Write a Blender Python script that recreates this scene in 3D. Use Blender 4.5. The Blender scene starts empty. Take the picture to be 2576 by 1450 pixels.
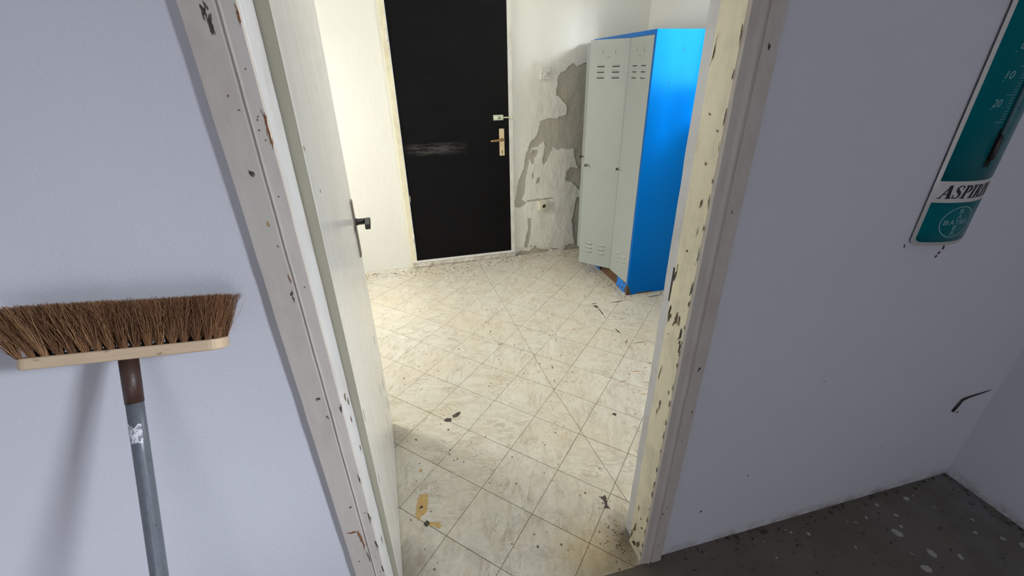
import bpy, bmesh, math, random
from mathutils import Vector, Matrix, noise as mnoise
random.seed(7)
SC = bpy.context.scene
COL = SC.collection

# ------------------------------------------------------------------ camera
cam = bpy.data.cameras.new('camera')
cam.sensor_fit = 'HORIZONTAL'; cam.sensor_width = 36.0
cam.lens = 1075.67 / 2576 * 36.0
cam.clip_start = 0.02
camo = bpy.data.objects.new('camera', cam); COL.objects.link(camo)
R_, U_, F_ = Vector((0.96881979, -0.24709063, -0.01828782)), Vector((0.12765124, 0.43452149, 0.89156953)), Vector((0.21235202, 0.86610467, -0.45251444))
camo.matrix_world = Matrix(((R_.x, U_.x, -F_.x, 0), (R_.y, U_.y, -F_.y, 0), (R_.z, U_.z, -F_.z, 1.59), (0, 0, 0, 1)))
SC.camera = camo

# ------------------------------------------------------------------ world, light, exposure
w = bpy.data.worlds.new('sky'); SC.world = w; w.use_nodes = True
w.node_tree.nodes['Background'].inputs[0].default_value = (0.75, 0.85, 1.0, 1)
w.node_tree.nodes['Background'].inputs[1].default_value = 1.0
SC.view_settings.view_transform = 'Standard'; SC.view_settings.look = 'None'
SC.view_settings.gamma = 1.0; SC.view_settings.use_curve_mapping = False
SC.view_settings.exposure = 0.0

def area(name, loc, target, sx, sy, power, color):
    l = bpy.data.lights.new(name, 'AREA'); l.shape = 'RECTANGLE'; l.size = sx; l.size_y = sy
    l.energy = power; l.color = color
    o = bpy.data.objects.new(name, l); COL.objects.link(o); o.location = loc
    o.rotation_euler = (Vector(target) - Vector(loc)).to_track_quat('-Z', 'Y').to_euler()
    return o
# daylight standing in the window openings (x = wall planes below), plus one added fill
area('daylight_left_window', (-1.78, 2.98, 1.50), (0, 2.98, 1.50), 0.85, 1.15, 37, (1.0, 0.97, 0.89))
area('bright_sky_outside_left_window', (-2.75, 3.4, 2.65), (-0.3, 2.8, 0.5), 2.2, 1.2, 300, (1.0, 0.97, 0.89))
area('daylight_right_window', (2.33, 1.74, 1.86), (0, 1.74, 1.86), 1.24, 0.85, 44, (1.0, 0.985, 0.93))
area('bright_sky_outside_hall_window', (3.9, -2.35, 3.05), (-0.5, 0.8, 1.0), 0.95, 0.95, 760, (0.84, 0.91, 1.0))
area('ambient_fill_rear_opening', (0.2, -2.75, 0.85), (0.2, 0, 0.85), 0.95, 1.6, 13, (1.0, 0.955, 0.95))  # soft ambient fill added behind the viewer, not a known doorway

# ------------------------------------------------------------------ node helpers
class NT:
    def __init__(s, name, rough=0.6, metal=0.0, spec=0.5):
        s.m = bpy.data.materials.new(name); s.m.use_nodes = True
        s.t = s.m.node_tree; s.n = s.t.nodes; s.b = s.n['Principled BSDF']
        s.b.inputs['Roughness'].default_value = rough; s.b.inputs['Metallic'].default_value = metal
        s.b.inputs['Specular IOR Level'].default_value = spec
    def new(s, kind, **kw):
        n = s.n.new(kind)
        for k, v in kw.items(): setattr(n, k, v)
        return n
    def link(s, a, b): s.t.links.new(a, b)
    def setin(s, sock, v):
        if hasattr(v, 'links') or isinstance(v, bpy.types.NodeSocket): s.link(v, sock)
        elif isinstance(v, (tuple, list)) and len(v) == 3 and sock.type == 'RGBA': sock.default_value = (*v, 1)
        else: sock.default_value = v
    def pos(s): return s.new('ShaderNodeNewGeometry').outputs['Position']
    def obj(s): return s.new('ShaderNodeTexCoord').outputs['Object']
    def rand(s): return s.new('ShaderNodeObjectInfo').outputs['Random']
    def map(s, v, scale=(1, 1, 1), rot=(0, 0, 0), loc=(0, 0, 0)):
        n = s.new('ShaderNodeMapping'); s.link(v, n.inputs['Vector'])
        s.setin(n.inputs['Scale'], scale); s.setin(n.inputs['Rotation'], rot); s.setin(n.inputs['Location'], loc)
        return n.outputs[0]
    def noise(s, v, scale, detail=4, rough=0.55, dist=0.0, out='Fac'):
        n = s.new('ShaderNodeTexNoise'); s.link(v, n.inputs['Vector'])
        n.inputs['Scale'].default_value = scale; n.inputs['Detail'].default_value = detail
        n.inputs['Roughness'].default_value = rough; n.inputs['Distortion'].default_value = dist
        return n.outputs[out]
    def voro(s, v, scale, out='Distance', rnd=1.0):
        n = s.new('ShaderNodeTexVoronoi'); s.link(v, n.inputs['Vector']); n.inputs['Scale'].default_value = scale
        n.inputs['Randomness'].default_value = rnd
        return n.outputs[out]
    def ramp(s, f, stops, interp='LINEAR'):
        n = s.new('ShaderNodeValToRGB'); s.link(f, n.inputs[0]); cr = n.color_ramp; cr.interpolation = interp
        while len(cr.elements) < len(stops): cr.elements.new(0.5)
        for e, (p, c) in zip(cr.elements, stops):
            e.position = p; e.color = (c, c, c, 1) if not isinstance(c, tuple) else (*c, 1)
        return n.outputs[0]
    def math(s, op, a, b=0.0, clamp=False):
        n = s.new('ShaderNodeMath', operation=op, use_clamp=clamp); s.setin(n.inputs[0], a); s.setin(n.inputs[1], b)
        return n.outputs[0]
    def mix(s, f, a, b, mode='MIX'):
        n = s.new('ShaderNodeMix', data_type='RGBA', blend_type=mode)
        s.setin(n.inputs[0], f); s.setin(n.inputs[6], a); s.setin(n.inputs[7], b)
        return n.outputs[2]
    def sep(s, v):
        n = s.new('ShaderNodeSeparateXYZ'); s.link(v, n.inputs[0]); return n.outputs
    def attr(s, name, out='Fac'):
        n = s.new('ShaderNodeAttribute', attribute_name=name); return n.outputs[out]
    def col(s, v): s.setin(s.b.inputs['Base Color'], v); return s
    def rgh(s, v): s.setin(s.b.inputs['Roughness'], v); return s
    def bump(s, h, strength=0.3, dist=0.002):
        n = s.new('ShaderNodeBump'); n.inputs['Strength'].default_value = strength; n.inputs['Distance'].default_value = dist
        s.link(h, n.inputs['Height']); s.link(n.outputs[0], s.b.inputs['Normal']); return s
MAT = {}
def plain(name, c, rough=0.5, metal=0.0, var=0.12, scale=30, bump=0.0):
    t = NT(name, rough, metal); p = t.obj(); f = t.noise(p, scale, 5)
    d = tuple(max(0, x * (1 - var)) for x in c); l = tuple(min(1, x * (1 + var)) for x in c)
    t.col(t.mix(f, d, l))
    if bump: t.bump(t.noise(p, scale * 4, 4), bump, 0.001)
    MAT[name] = t.m; return t

def mk_materials():
    # hall plaster: pale lavender white, rolled paint texture, a few smudges
    t = NT('hall_plaster', 0.75); p = t.pos()
    big = t.noise(p, 1.6, 4); c = t.mix(big, (0.60, 0.605, 0.665), (0.655, 0.655, 0.71))
    sm = t.ramp(t.noise(t.map(p, (1, 1, 1), loc=(3, 1, 7)), 9, 6, 0.7), [(0.70, 0.0), (0.80, 1.0)])
    c = t.mix(t.math('MULTIPLY', sm, 0.30), c, (0.36, 0.35, 0.37))
    sp = t.ramp(t.voro(t.map(p, (1, 1, 0.6)), 14), [(0.0, 1.0), (0.022, 1.0), (0.032, 0.0)])
    pick = t.ramp(t.noise(p, 6.0, 2), [(0.60, 0.0), (0.64, 1.0)])
    c = t.mix(t.math('MULTIPLY', t.math('MULTIPLY', sp, pick), 0.75), c, (0.12, 0.11, 0.11))
    zz = t.sep(p)[2]
    low = t.math('MULTIPLY', t.ramp(zz, [(0.0, 1.0), (0.05, 0.0)]), t.ramp(t.noise(p, 22, 6, 0.7), [(0.42, 0.0), (0.62, 1.0)]))
    c = t.mix(t.math('MULTIPLY', low, 0.75), c, (0.20, 0.17, 0.14))
    c = t.mix(t.math('GREATER_THAN', t.sep(p)[1], 0.86), c, t.mix(big, (0.74, 0.735, 0.675), (0.78, 0.775, 0.72)))   # the tiled room is painted cream
    t.col(c)
    h = t.math('ADD', t.math('MULTIPLY', t.noise(p, 140, 4, 0.6), 0.7), t.noise(p, 28, 3))
    t.bump(h, 0.22, 0.003); MAT['hall_plaster'] = t.m
    # far room plaster: cream white paint, bare grey plaster where attribute 'bare' says so
    t = NT('peeling_plaster', 0.7); p = t.pos(); bare = t.attr('bare')
    paint = t.mix(t.noise(p, 2.5, 5), (0.74, 0.735, 0.685), (0.79, 0.785, 0.74))
    stain = t.math('MULTIPLY', t.attr('damp'), t.ramp(t.noise(p, 7, 5, 0.6), [(0.35, 0.25), (0.7, 1.0)]))
    paint = t.mix(t.math('MULTIPLY', stain, 0.30), paint, (0.56, 0.52, 0.40))
    under = t.mix(t.noise(p, 5, 6, 0.65), (0.42, 0.395, 0.335), (0.53, 0.50, 0.435))
    und2 = t.mix(t.ramp(t.noise(t.map(p, (1, 1, 0.35)), 6, 4), [(0.50, 0.0), (0.74, 0.8)]), under, (0.40, 0.335, 0.20))
    sp = t.ramp(t.noise(p, 110, 4, 0.7), [(0.30, 1.0), (0.42, 0.0)])
    und2 = t.mix(t.math('MULTIPLY', sp, 0.5), und2, (0.20, 0.18, 0.15))
    c = t.mix(bare, paint, und2)
    mk = t.ramp(t.voro(t.map(p, (1, 1, 0.5)), 9), [(0.0, 1.0), (0.018, 1.0), (0.028, 0.0)])
    c = t.mix(t.math('MULTIPLY', mk, 0.4), c, (0.3, 0.27, 0.22))
    lowz = t.math('MULTIPLY', t.math('MULTIPLY', t.math('GREATER_THAN', t.sep(p)[0], 0.93), t.ramp(t.sep(p)[2], [(0.0, 1.0), (0.10, 0.0)])), t.ramp(t.noise(p, 16, 6, 0.7), [(0.45, 0.0), (0.65, 1.0)]))
    c = t.mix(t.math('MULTIPLY', lowz, 0.7), c, (0.30, 0.25, 0.18))
    t.col(c)
    h = t.math('ADD', t.math('MULTIPLY', t.noise(p, 90, 5, 0.65), t.math('ADD', t.math('MULTIPLY', bare, 1.0), 0.12)), t.noise(t.map(p, (1, 1, 0.6)), 13, 4, 0.5, 0.6))
    t.bump(h, 0.5, 0.007); MAT['peeling_plaster'] = t.m
    # vinyl tile: cream marble print
    t = NT('marble_vinyl', 0.33, spec=0.35); p = t.pos(); r = t.rand()
    cmb = t.new('ShaderNodeCombineXYZ'); t.setin(cmb.inputs[0], t.math('MULTIPLY', r, 37.0)); t.setin(cmb.inputs[1], t.math('MULTIPLY', r, 91.0))
    crot = t.new('ShaderNodeCombineXYZ'); t.setin(crot.inputs[2], t.math('ADD', t.math('MULTIPLY', t.math('FLOOR', t.math('MULTIPLY', r, 4.0)), 1.5708), 0.35))
    v = t.new('ShaderNodeMapping'); t.link(p, v.inputs[0]); t.link(cmb.outputs[0], v.inputs['Location']); t.link(crot.outputs[0], v.inputs['Rotation'])
    v = v.outputs[0]; st = t.map(v, (1.0, 2.6, 1))
    base = t.mix(t.noise(st, 5, 5, 0.6, 0.8), (0.47, 0.44, 0.365), (0.66, 0.64, 0.575))
    cloud = t.ramp(t.noise(st, 9, 5, 0.62, 1.2), [(0.50, 0.0), (0.72, 1.0)])
    base = t.mix(t.math('MULTIPLY', cloud, 0.70), base, (0.40, 0.345, 0.245))
    vein = t.math('ABSOLUTE', t.math('SUBTRACT', t.noise(st, 7.5, 6, 0.62, 1.5), 0.5))
    vein = t.ramp(vein, [(0.0, 1.0), (0.014, 0.6), (0.04, 0.0)])
    vm = t.ramp(t.noise(v, 8, 2), [(0.42, 0.0), (0.62, 1.0)])
    base = t.mix(t.math('MULTIPLY', t.math('MULTIPLY', vein, vm), 0.75), base, (0.27, 0.24, 0.18))
    yel = t.ramp(t.noise(p, 2.2, 4, 0.6), [(0.42, 0.0), (0.75, 1.0)])
    base = t.mix(t.math('MULTIPLY', yel, 0.42), base, (0.52, 0.43, 0.27))
    fine = t.ramp(t.noise(t.map(v, (1.0, 3.5, 1), rot=(0, 0, 0.9)), 34, 6, 0.75, 1.0), [(0.60, 0.0), (0.68, 1.0)])
    base = t.mix(t.math('MULTIPLY', fine, 0.42), base, (0.30, 0.26, 0.19))
    mot = t.ramp(t.noise(p, 28, 6, 0.75, 0.6), [(0.50, 0.0), (0.75, 1.0)])
    base = t.mix(t.math('MULTIPLY', mot, 0.45), base, (0.36, 0.315, 0.23))
    # grime: speckles, streaks, dirt packed against walls and the door jamb; painted shade by the open door
    sp = t.ramp(t.voro(t.map(p, (1, 1.4, 1), rot=(0, 0, 0.5)), 42), [(0.0, 1.0), (0.05, 0.9), (0.09, 0.0)])
    spm = t.ramp(t.noise(p, 14, 4, 0.7), [(0.46, 0.0), (0.56, 1.0)])
    base = t.mix(t.math('MULTIPLY', t.math('MULTIPLY', sp, spm), 0.8), base, (0.16, 0.125, 0.085))
    scr = t.ramp(t.noise(t.map(p, (1.0, 6.0, 1), rot=(0, 0, 0.3)), 16, 6, 0.75, 0.5), [(0.63, 0.0), (0.70, 1.0)])
    base = t.mix(t.math('MULTIPLY', scr, 0.50), base, (0.30, 0.26, 0.20))
    sx, sy, _ = t.sep(p)
    near = t.ramp(t.math('DIVIDE', t.math('SUBTRACT', sy, 0.78), 1.0), [(0.0, 0.60), (0.25, 0.34), (0.9, 0.05)])
    dirtn = t.ramp(t.noise(p, 12, 8, 0.78, 0.5), [(0.47, 0.0), (0.64, 1.0)])
    base = t.mix(t.math('MULTIPLY', near, dirtn, True), base, (0.26, 0.23, 0.185))
    def blob(x, y, rad):
        dx = t.math('SUBTRACT', sx, x); dy = t.math('SUBTRACT', sy, y)
        d = t.math('SQRT', t.math('ADD', t.math('MULTIPLY', dx, dx), t.math('MULTIPLY', dy, dy)))
        d = t.math('ADD', d, t.math('MULTIPLY', t.math('SUBTRACT', t.noise(p, 22, 5, 0.65), 0.5), rad * 0.9))
        return t.ramp(t.math('DIVIDE', d, rad), [(0.15, 1.0), (1.0, 0.0)])
    base = t.mix(t.math('MULTIPLY', blob(0.645, 0.895, 0.13), 0.85), base, (0.10, 0.075, 0.05))
    base = t.mix(t.math('MULTIPLY', blob(0.50, 0.85, 0.19), 0.65), base, (0.42, 0.30, 0.12))
    base = t.mix(t.math('MULTIPLY', blob(-0.17, 0.98, 0.13), 0.7), base, (0.17, 0.14, 0.11))
    base = t.mix(t.math('MULTIPLY', blob(-0.20, 1.62, 0.10), 0.5), base, (0.25, 0.22, 0.19))  # shade at the free end of the open door, painted into the tiles
    far = t.ramp(t.math('SUBTRACT', sy, 2.9), [(0.25, 0.0), (0.80, 0.8)])
    fm = t.ramp(t.noise(t.map(p, (1, 3, 1)), 26, 6, 0.75), [(0.52, 0.0), (0.64, 1.0)])
    base = t.mix(t.math('MULTIPLY', far, fm), base, (0.30, 0.24, 0.15))
    lx = t.ramp(t.math('SUBTRACT', sx, 1.0), [(0.25, 0.0), (0.6, 0.7)])
    base = t.mix(t.math('MULTIPLY', t.math('MULTIPLY', lx, t.ramp(sy, [(0.0, 0.0), (1.0, 1.0)])), t.math('MULTIPLY', fm, 0.6)), base, (0.33, 0.25, 0.15))
    t.col(base); t.bump(t.noise(p, 60, 4), 0.06, 0.002)
    t.rgh(t.mix(dirtn, (0.30, 0.30, 0.30), (0.45, 0.45, 0.45)))
    MAT['marble_vinyl'] = t.m
    plain('joint_grime', (0.22, 0.185, 0.13), 0.9)
    # hall concrete
    t = NT('hall_concrete', 0.55); p = t.pos()
    c = t.mix(t.noise(p, 4, 6, 0.65), (0.075, 0.061, 0.040), (0.20, 0.175, 0.145))
    xg = t.ramp(t.math('DIVIDE', t.math('SUBTRACT', t.sep(p)[0], 1.2), 1.0), [(0.3, 0.0), (0.85, 0.8)])
    c = t.mix(t.math('MULTIPLY', xg, t.ramp(t.noise(p, 7, 5, 0.6), [(0.35, 0.0), (0.65, 1.0)])), c, (0.19, 0.19, 0.185))
    dk = t.ramp(t.noise(t.map(p, (1, 1.6, 1), rot=(0, 0, 0.8)), 26, 5, 0.6), [(0.30, 1.0), (0.40, 0.0)])
    c = t.mix(t.math('MULTIPLY', dk, 0.8), c, (0.012, 0.010, 0.009))
    wt = t.ramp(t.voro(p, 34), [(0.0, 1.0), (0.06, 1.0), (0.09, 0.0)])
    wm = t.ramp(t.noise(p, 11, 3), [(0.60, 0.0), (0.66, 1.0)])
    c = t.mix(t.math('MULTIPLY', wt, wm), c, (0.40, 0.39, 0.37))
    t.col(c); t.bump(t.noise(p, 50, 6, 0.7), 0.5, 0.004); MAT['hall_concrete'] = t.m
    # painted timber of the doorway
    def timber(name, c1, c2, chip, rough=0.4, chipamt=0.655, zs=0.16):
        t = NT(name, rough); p = t.pos()
        g = t.noise(t.map(p, (1, 1, zs)), 40, 5, 0.6)
        c = t.mix(g, c1, c2)
        ag = t.ramp(t.noise(t.map(p, (1, 1, 0.5)), 14, 6, 0.7), [(0.48, 0.0), (0.70, 1.0)])
        c = t.mix(t.math('MULTIPLY', ag, 0.38), c, (0.40, 0.33, 0.27))
        f = t.ramp(t.noise(t.map(p, (1, 1, 0.22)), 70, 6, 0.72), [(chipamt, 0.0), (chipamt + 0.03, 1.0)])
        gate = t.ramp(t.noise(t.map(p, loc=(5, 2, 1)), 7, 3), [(0.50, 0.0), (0.60, 1.0)])
        c = t.mix(t.math('MULTIPLY', t.math('MULTIPLY', f, gate), 0.9), c, chip)
        t.col(c); t.bump(t.noise(t.map(p, (1, 1, 0.12)), 70, 5, 0.6), 0.25, 0.002); MAT[name] = t.m
    timber('frame_grey_paint', (0.50, 0.455, 0.415), (0.61, 0.56, 0.51), (0.10, 0.075, 0.06), 0.55, 0.70)
    timber('frame_cream_paint', (0.86, 0.78, 0.53), (0.90, 0.84, 0.64), (0.24, 0.18, 0.11), 0.27, 0.69)
    timber('frame_white_paint', (0.58, 0.585, 0.605), (0.68, 0.685, 0.70), (0.25, 0.2, 0.16), 0.3, 0.68)
    timber('door_edge_olive', (0.36, 0.34, 0.25), (0.42, 0.40, 0.31), (0.16, 0.11, 0.07), 0.45, 0.70)
    t = NT('door_white_gloss', 0.22); p = t.pos()
    stre = t.noise(t.map(p, (1, 1, 0.05)), 55, 6, 0.7)
    c = t.mix(stre, (0.58, 0.58, 0.565), (0.67, 0.668, 0.65))
    f = t.ramp(t.noise(t.map(p, (1, 1, 0.22)), 38, 6, 0.72), [(0.665, 0.0), (0.70, 1.0)])
    t.col(t.mix(t.math('MULTIPLY', f, 0.55), c, (0.30, 0.25, 0.19)))
    t.bump(stre, 0.07, 0.0015); t.rgh(t.ramp(stre, [(0.3, 0.15), (0.7, 0.30)])); MAT['door_white_gloss'] = t.m
    t = NT('door_black_paint', 0.42, spec=0.07); p = t.pos()
    c = t.mix(t.noise(p, 5, 5, 0.6), (0.0040, 0.0040, 0.0048), (0.0085, 0.0082, 0.0092))
    sx, sy, sz = t.sep(p)
    g = t.noise(t.map(p, (1, 1, 9)), 7, 6, 0.75, 0.3)
    band = t.math('MULTIPLY', t.ramp(sz, [(0.965, 0.0), (1.0, 1.0)]), t.ramp(sz, [(0.0, 1.0), (1.0, 1.0)]))
    dz = t.math('ABSOLUTE', t.math('SUBTRACT', sz, 1.03)); dx = t.math('ABSOLUTE', t.math('SUBTRACT', sx, 0.29))
    env = t.math('MULTIPLY', t.ramp(dz, [(0.012, 1.0), (0.055, 0.0)]), t.ramp(dx, [(0.15, 1.0), (0.27, 0.0)]))
    sc = t.math('MULTIPLY', env, t.ramp(g, [(0.42, 0.0), (0.60, 1.0)]))
    c = t.mix(t.math('MULTIPLY', sc, 0.55), c, (0.13, 0.125, 0.12))
    sc2 = t.ramp(t.noise(t.map(p, (1, 1, 5)), 9, 6, 0.75), [(0.64, 0.0), (0.74, 1.0)])
    t.col(t.mix(t.math('MULTIPLY', sc2, 0.30), c, (0.07, 0.068, 0.065)))
    t.bump(t.noise(p, 60, 4), 0.08, 0.002); MAT['door_black_paint'] = t.m
    # locker
    t = NT('locker_blue', 0.24, spec=0.5); p = t.pos()
    t.col(t.mix(t.noise(p, 3, 3), (0.0, 0.112, 0.46), (0.0, 0.13, 0.53)))
    t.bump(t.noise(p, 5, 3), 0.10, 0.01); t.b.inputs['Specular Tint'].default_value = (0.0, 0.62, 1.0, 1); MAT['locker_blue'] = t.m
    plain('locker_grey', (0.345, 0.37, 0.355), 0.42, var=0.05, scale=6)
    t = NT('rust', 0.9); p = t.obj(); f = t.noise(p, 30, 6, 0.7)
    t.col(t.mix(f, (0.045, 0.022, 0.012), (0.17, 0.085, 0.04))); t.bump(t.noise(p, 90, 5), 0.6, 0.003); MAT['rust'] = t.m
    t = NT('locker_blue_rusting', 0.4); p = t.pos()
    f = t.ramp(t.noise(p, 24, 6, 0.65), [(0.52, 0.0), (0.56, 1.0)])
    t.col(t.mix(f, (0.0, 0.19, 0.66), t.mix(t.noise(p, 70, 4), (0.04, 0.02, 0.012), (0.16, 0.08, 0.04))))
    t.rgh(t.ramp(f, [(0, 0.3), (1, 0.9)])); MAT['locker_blue_rusting'] = t.m
    plain('slot_dark', (0.03, 0.03, 0.03), 0.8)
    plain('lock_metal', (0.62, 0.58, 0.48), 0.25, 1.0)
    plain('lock_dark', (0.03, 0.028, 0.022), 0.4)
    plain('brass_plate', (0.72, 0.58, 0.36), 0.38, 0.25, 0.1)
    plain('bronze', (0.33, 0.19, 0.09), 0.38, 0.5)
    plain('bolt_steel', (0.62, 0.66, 0.52), 0.35, 0.35, 0.15)
    plain('black_plastic', (0.025, 0.024, 0.024), 0.42)
    plain('plate_tarnished', (0.27, 0.235, 0.20), 0.35, 0.4, 0.2)
    plain('switch_plastic', (0.70, 0.69, 0.66), 0.4, var=0.04)
    plain('socket_plastic', (0.66, 0.62, 0.51), 0.4, var=0.05)
    plain('socket_dark', (0.06, 0.05, 0.045), 0.5)
    t = NT('cement', 0.9); p = t.pos(); f = t.noise(p, 16, 7, 0.72)
    c = t.mix(t.ramp(f, [(0.35, 0.0), (0.62, 1.0)]), (0.33, 0.29, 0.235), (0.62, 0.585, 0.52))
    c = t.mix(t.ramp(t.noise(p, 40, 5, 0.7), [(0.60, 0.0), (0.66, 0.8)]), c, (0.13, 0.10, 0.075))
    t.col(c); t.bump(t.noise(p, 45, 6, 0.7), 0.7, 0.008); MAT['cement'] = t.m
    timber('far_frame_cream', (0.74, 0.69, 0.50), (0.80, 0.76, 0.60), (0.30, 0.24, 0.16), 0.45, 0.68)
    timber('far_frame_white', (0.66, 0.66, 0.63), (0.74, 0.74, 0.70), (0.30, 0.24, 0.16), 0.45, 0.64)
    # broom
    t = NT('broom_wood', 0.6); p = t.obj(); g = t.noise(t.map(p, (0.12, 1, 1)), 120, 5, 0.6)
    c = t.mix(g, (0.50, 0.36, 0.235), (0.68, 0.52, 0.36))
    t.col(t.mix(t.ramp(t.noise(t.map(p, (0.4, 1, 1)), 60, 5, 0.7), [(0.62, 0.0), (0.68, 0.6)]), c, (0.20, 0.13, 0.08))); MAT['broom_wood'] = t.m
    t = NT('coir_fibre', 0.7); a = t.attr('tone')
    t.col(t.ramp(a, [(0.0, (0.065, 0.025, 0.010)), (0.5, (0.21, 0.092, 0.036)), (0.85, (0.40, 0.215, 0.095)), (1.0, (0.58, 0.37, 0.19))])); MAT['coir_fibre'] = t.m
    t = NT('pole_grey', 0.35); p = t.obj()
    c = t.mix(t.noise(t.map(p, (1, 1, 0.05)), 160, 5, 0.6), (0.065, 0.075, 0.092), (0.145, 0.158, 0.18))
    t.col(t.mix(t.ramp(t.noise(t.map(p, (1, 1, 0.4)), 60, 5, 0.7), [(0.64, 0.0), (0.68, 0.7)]), c, (0.05, 0.045, 0.04))); MAT['pole_grey'] = t.m
    plain('sleeve_brown', (0.055, 0.026, 0.019), 0.45, var=0.5, scale=60, bump=0.4)
    t = NT('sticker_white', 0.6); p = t.pos()
    t.col(t.mix(t.ramp(t.noise(t.map(p, (1.2, 1, 0.5), rot=(0, .5, 0)), 160, 5, 0.7), [(0.44, 0.0), (0.54, 1.0)]), (0.17, 0.18, 0.21), (0.64, 0.63, 0.68))); MAT['sticker_white'] = t.m
    # thermometer
    plain('enamel_teal', (0.0, 0.115, 0.135), 0.28, var=0.05, scale=4).b.inputs['Specular Tint'].default_value = (0.0, 0.6, 0.7, 1)
    plain('enamel_white', (0.62, 0.60, 0.58), 0.3, var=0.05, scale=8)
    plain('print_black', (0.012, 0.010, 0.012), 0.35)
    plain('print_pale', (0.24, 0.40, 0.42), 0.4)
    t = NT('tube_glass', 0.08); t.col((0.10, 0.20, 0.21)); MAT['tube_glass'] = t.m
    plain('hole_black', (0.004, 0.004, 0.004), 0.8)
    plain('wire_dark', (0.03, 0.025, 0.022), 0.6)
    plain('bare_wood', (0.24, 0.105, 0.04), 0.75, var=0.35)
    plain('chip_dark', (0.06, 0.05, 0.042), 0.8, var=0.4, scale=120)
    plain('chip_brown', (0.17, 0.11, 0.065), 0.8, var=0.4, scale=120)
    plain('stain_mastic', (0.055, 0.046, 0.036), 0.8, var=0.5, scale=90)
    plain('stain_ochre', (0.46, 0.31, 0.115), 0.6, var=0.35, scale=60)
    plain('stain_grey', (0.43, 0.385, 0.31), 0.7)
    plain('paint_white_spot', (0.42, 0.41, 0.39), 0.6, var=0.2)
    plain('scuff_orange', (0.40, 0.20, 0.085), 0.7)
    plain('crumb', (0.13, 0.09, 0.06), 0.9, var=0.6, scale=200)
    plain('plaster_flake', (0.62, 0.60, 0.54), 0.8)
    plain('ceiling_white', (0.80, 0.80, 0.77), 0.8, var=0.03, scale=2)
    plain('window_white', (0.75, 0.75, 0.73), 0.4)
mk_materials()

# ------------------------------------------------------------------ mesh helpers
def finish(o, bevel=0.0, seg=2, smooth=False):
    if bevel:
        m = o.modifiers.new('bevel', 'BEVEL'); m.width = bevel; m.segments = seg; m.limit_method = 'ANGLE'
    if smooth:
        for p in o.data.polygons: p.use_smooth = True
    return o
def link(name, me, mat=None, parent=None):
    o = bpy.data.objects.new(name, me); COL.objects.link(o)
    if mat is not None: me.materials.append(MAT[mat])
    if parent is not None: o.parent = parent
    return o
def pydata(name, vs, fs, mat, parent=None):
    me = bpy.data.meshes.new(name); me.from_pydata([tuple(v) for v in vs], [], fs); me.update()
    return link(name, me, mat, parent)
def boxdata(x0, x1, y0, y1, z0, z1, vs, fs):
    b = len(vs)
    vs += [(x0, y0, z0), (x1, y0, z0), (x1, y1, z0), (x0, y1, z0), (x0, y0, z1), (x1, y0, z1), (x1, y1, z1), (x0, y1, z1)]
    fs += [tuple(b + i for i in f) for f in ((3, 2, 1, 0), (4, 5, 6, 7), (0, 1, 5, 4), (1, 2, 6, 5), (2, 3, 7, 6), (3, 0, 4, 7))]
def boxes(name, bl, mat, parent=None, bevel=0.0):
    vs, fs = [], []
    for b in bl: boxdata(*b, vs, fs)
    return finish(pydata(name, vs, fs, mat, parent), bevel)
def prism(pts, z0, z1):
    n = len(pts); vs = [(x, y, z0) for x, y in pts] + [(x, y, z1) for x, y in pts]
    fs = [tuple(range(n, 2 * n)), tuple(reversed(range(n)))] + [(i, (i + 1) % n, n + (i + 1) % n, n + i) for i in range(n)]
    return vs, fs
def tube(path, r, n=10, cap=True):
    vs, fs = [], []; path = [Vector(p) for p in path]; up = Vector((0.13, 0.21, 0.97))
    for i, p in enumerate(path):
        d = (path[min(i + 1, len(path) - 1)] - path[max(i - 1, 0)]).normalized()
        a = d.cross(up)
        if a.length < 0.1: a = d.cross(Vector((1, 0, 0)))
        a.normalize(); b = d.cross(a).normalized(); rr = r[i] if isinstance(r, (list, tuple)) else r
        for k in range(n):
            t = 2 * math.pi * k / n; vs.append(p + a * math.cos(t) * rr + b * math.sin(t) * rr)
    for i in range(len(path) - 1):
        for k in range(n): fs.append((i * n + k, i * n + (k + 1) % n, (i + 1) * n + (k + 1) % n, (i + 1) * n + k))
    if cap: fs += [tuple(reversed(range(n))), tuple(range((len(path) - 1) * n, len(path) * n))]
    return vs, fs
def tubeo(name, path, r, mat, parent=None, n=10):
    vs, fs = tube(path, r, n); return finish(pydata(name, vs, fs, mat, parent), 0, 0, True)
def lathe_y(name, prof, c, mat, parent=None, n=24):   # prof: (radius, y) pairs, axis along y
    vs, fs = [], []
    for r, y in prof:
        for k in range(n): t = 2 * math.pi * k / n; vs.append((c[0] + r * math.cos(t), c[1] + y, c[2] + r * math.sin(t)))
    for i in range(len(prof) - 1):
        for k in range(n): fs.append((i * n + k, i * n + (k + 1) % n, (i + 1) * n + (k + 1) % n, (i + 1) * n + k))
    fs += [tuple(range(n)), tuple(reversed(range((len(prof) - 1) * n, len(prof) * n)))]
    return pydata(name, vs, fs, mat, parent)
def empty(name, loc=(0, 0, 0), rz=0.0):
    o = bpy.data.objects.new(name, None); COL.objects.link(o); o.location = loc; o.rotation_euler[2] = rz
    o.empty_display_size = 0.05; return o
def tag(o, label, cat=None, group=None, kind=None):
    o['label'] = label
    if cat: o['category'] = cat
    if group: o['group'] = group
    if kind: o['kind'] = kind
    return o
def struct(o, label=None):
    o['kind'] = 'structure'
    if label: o['label'] = label
    return o
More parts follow.
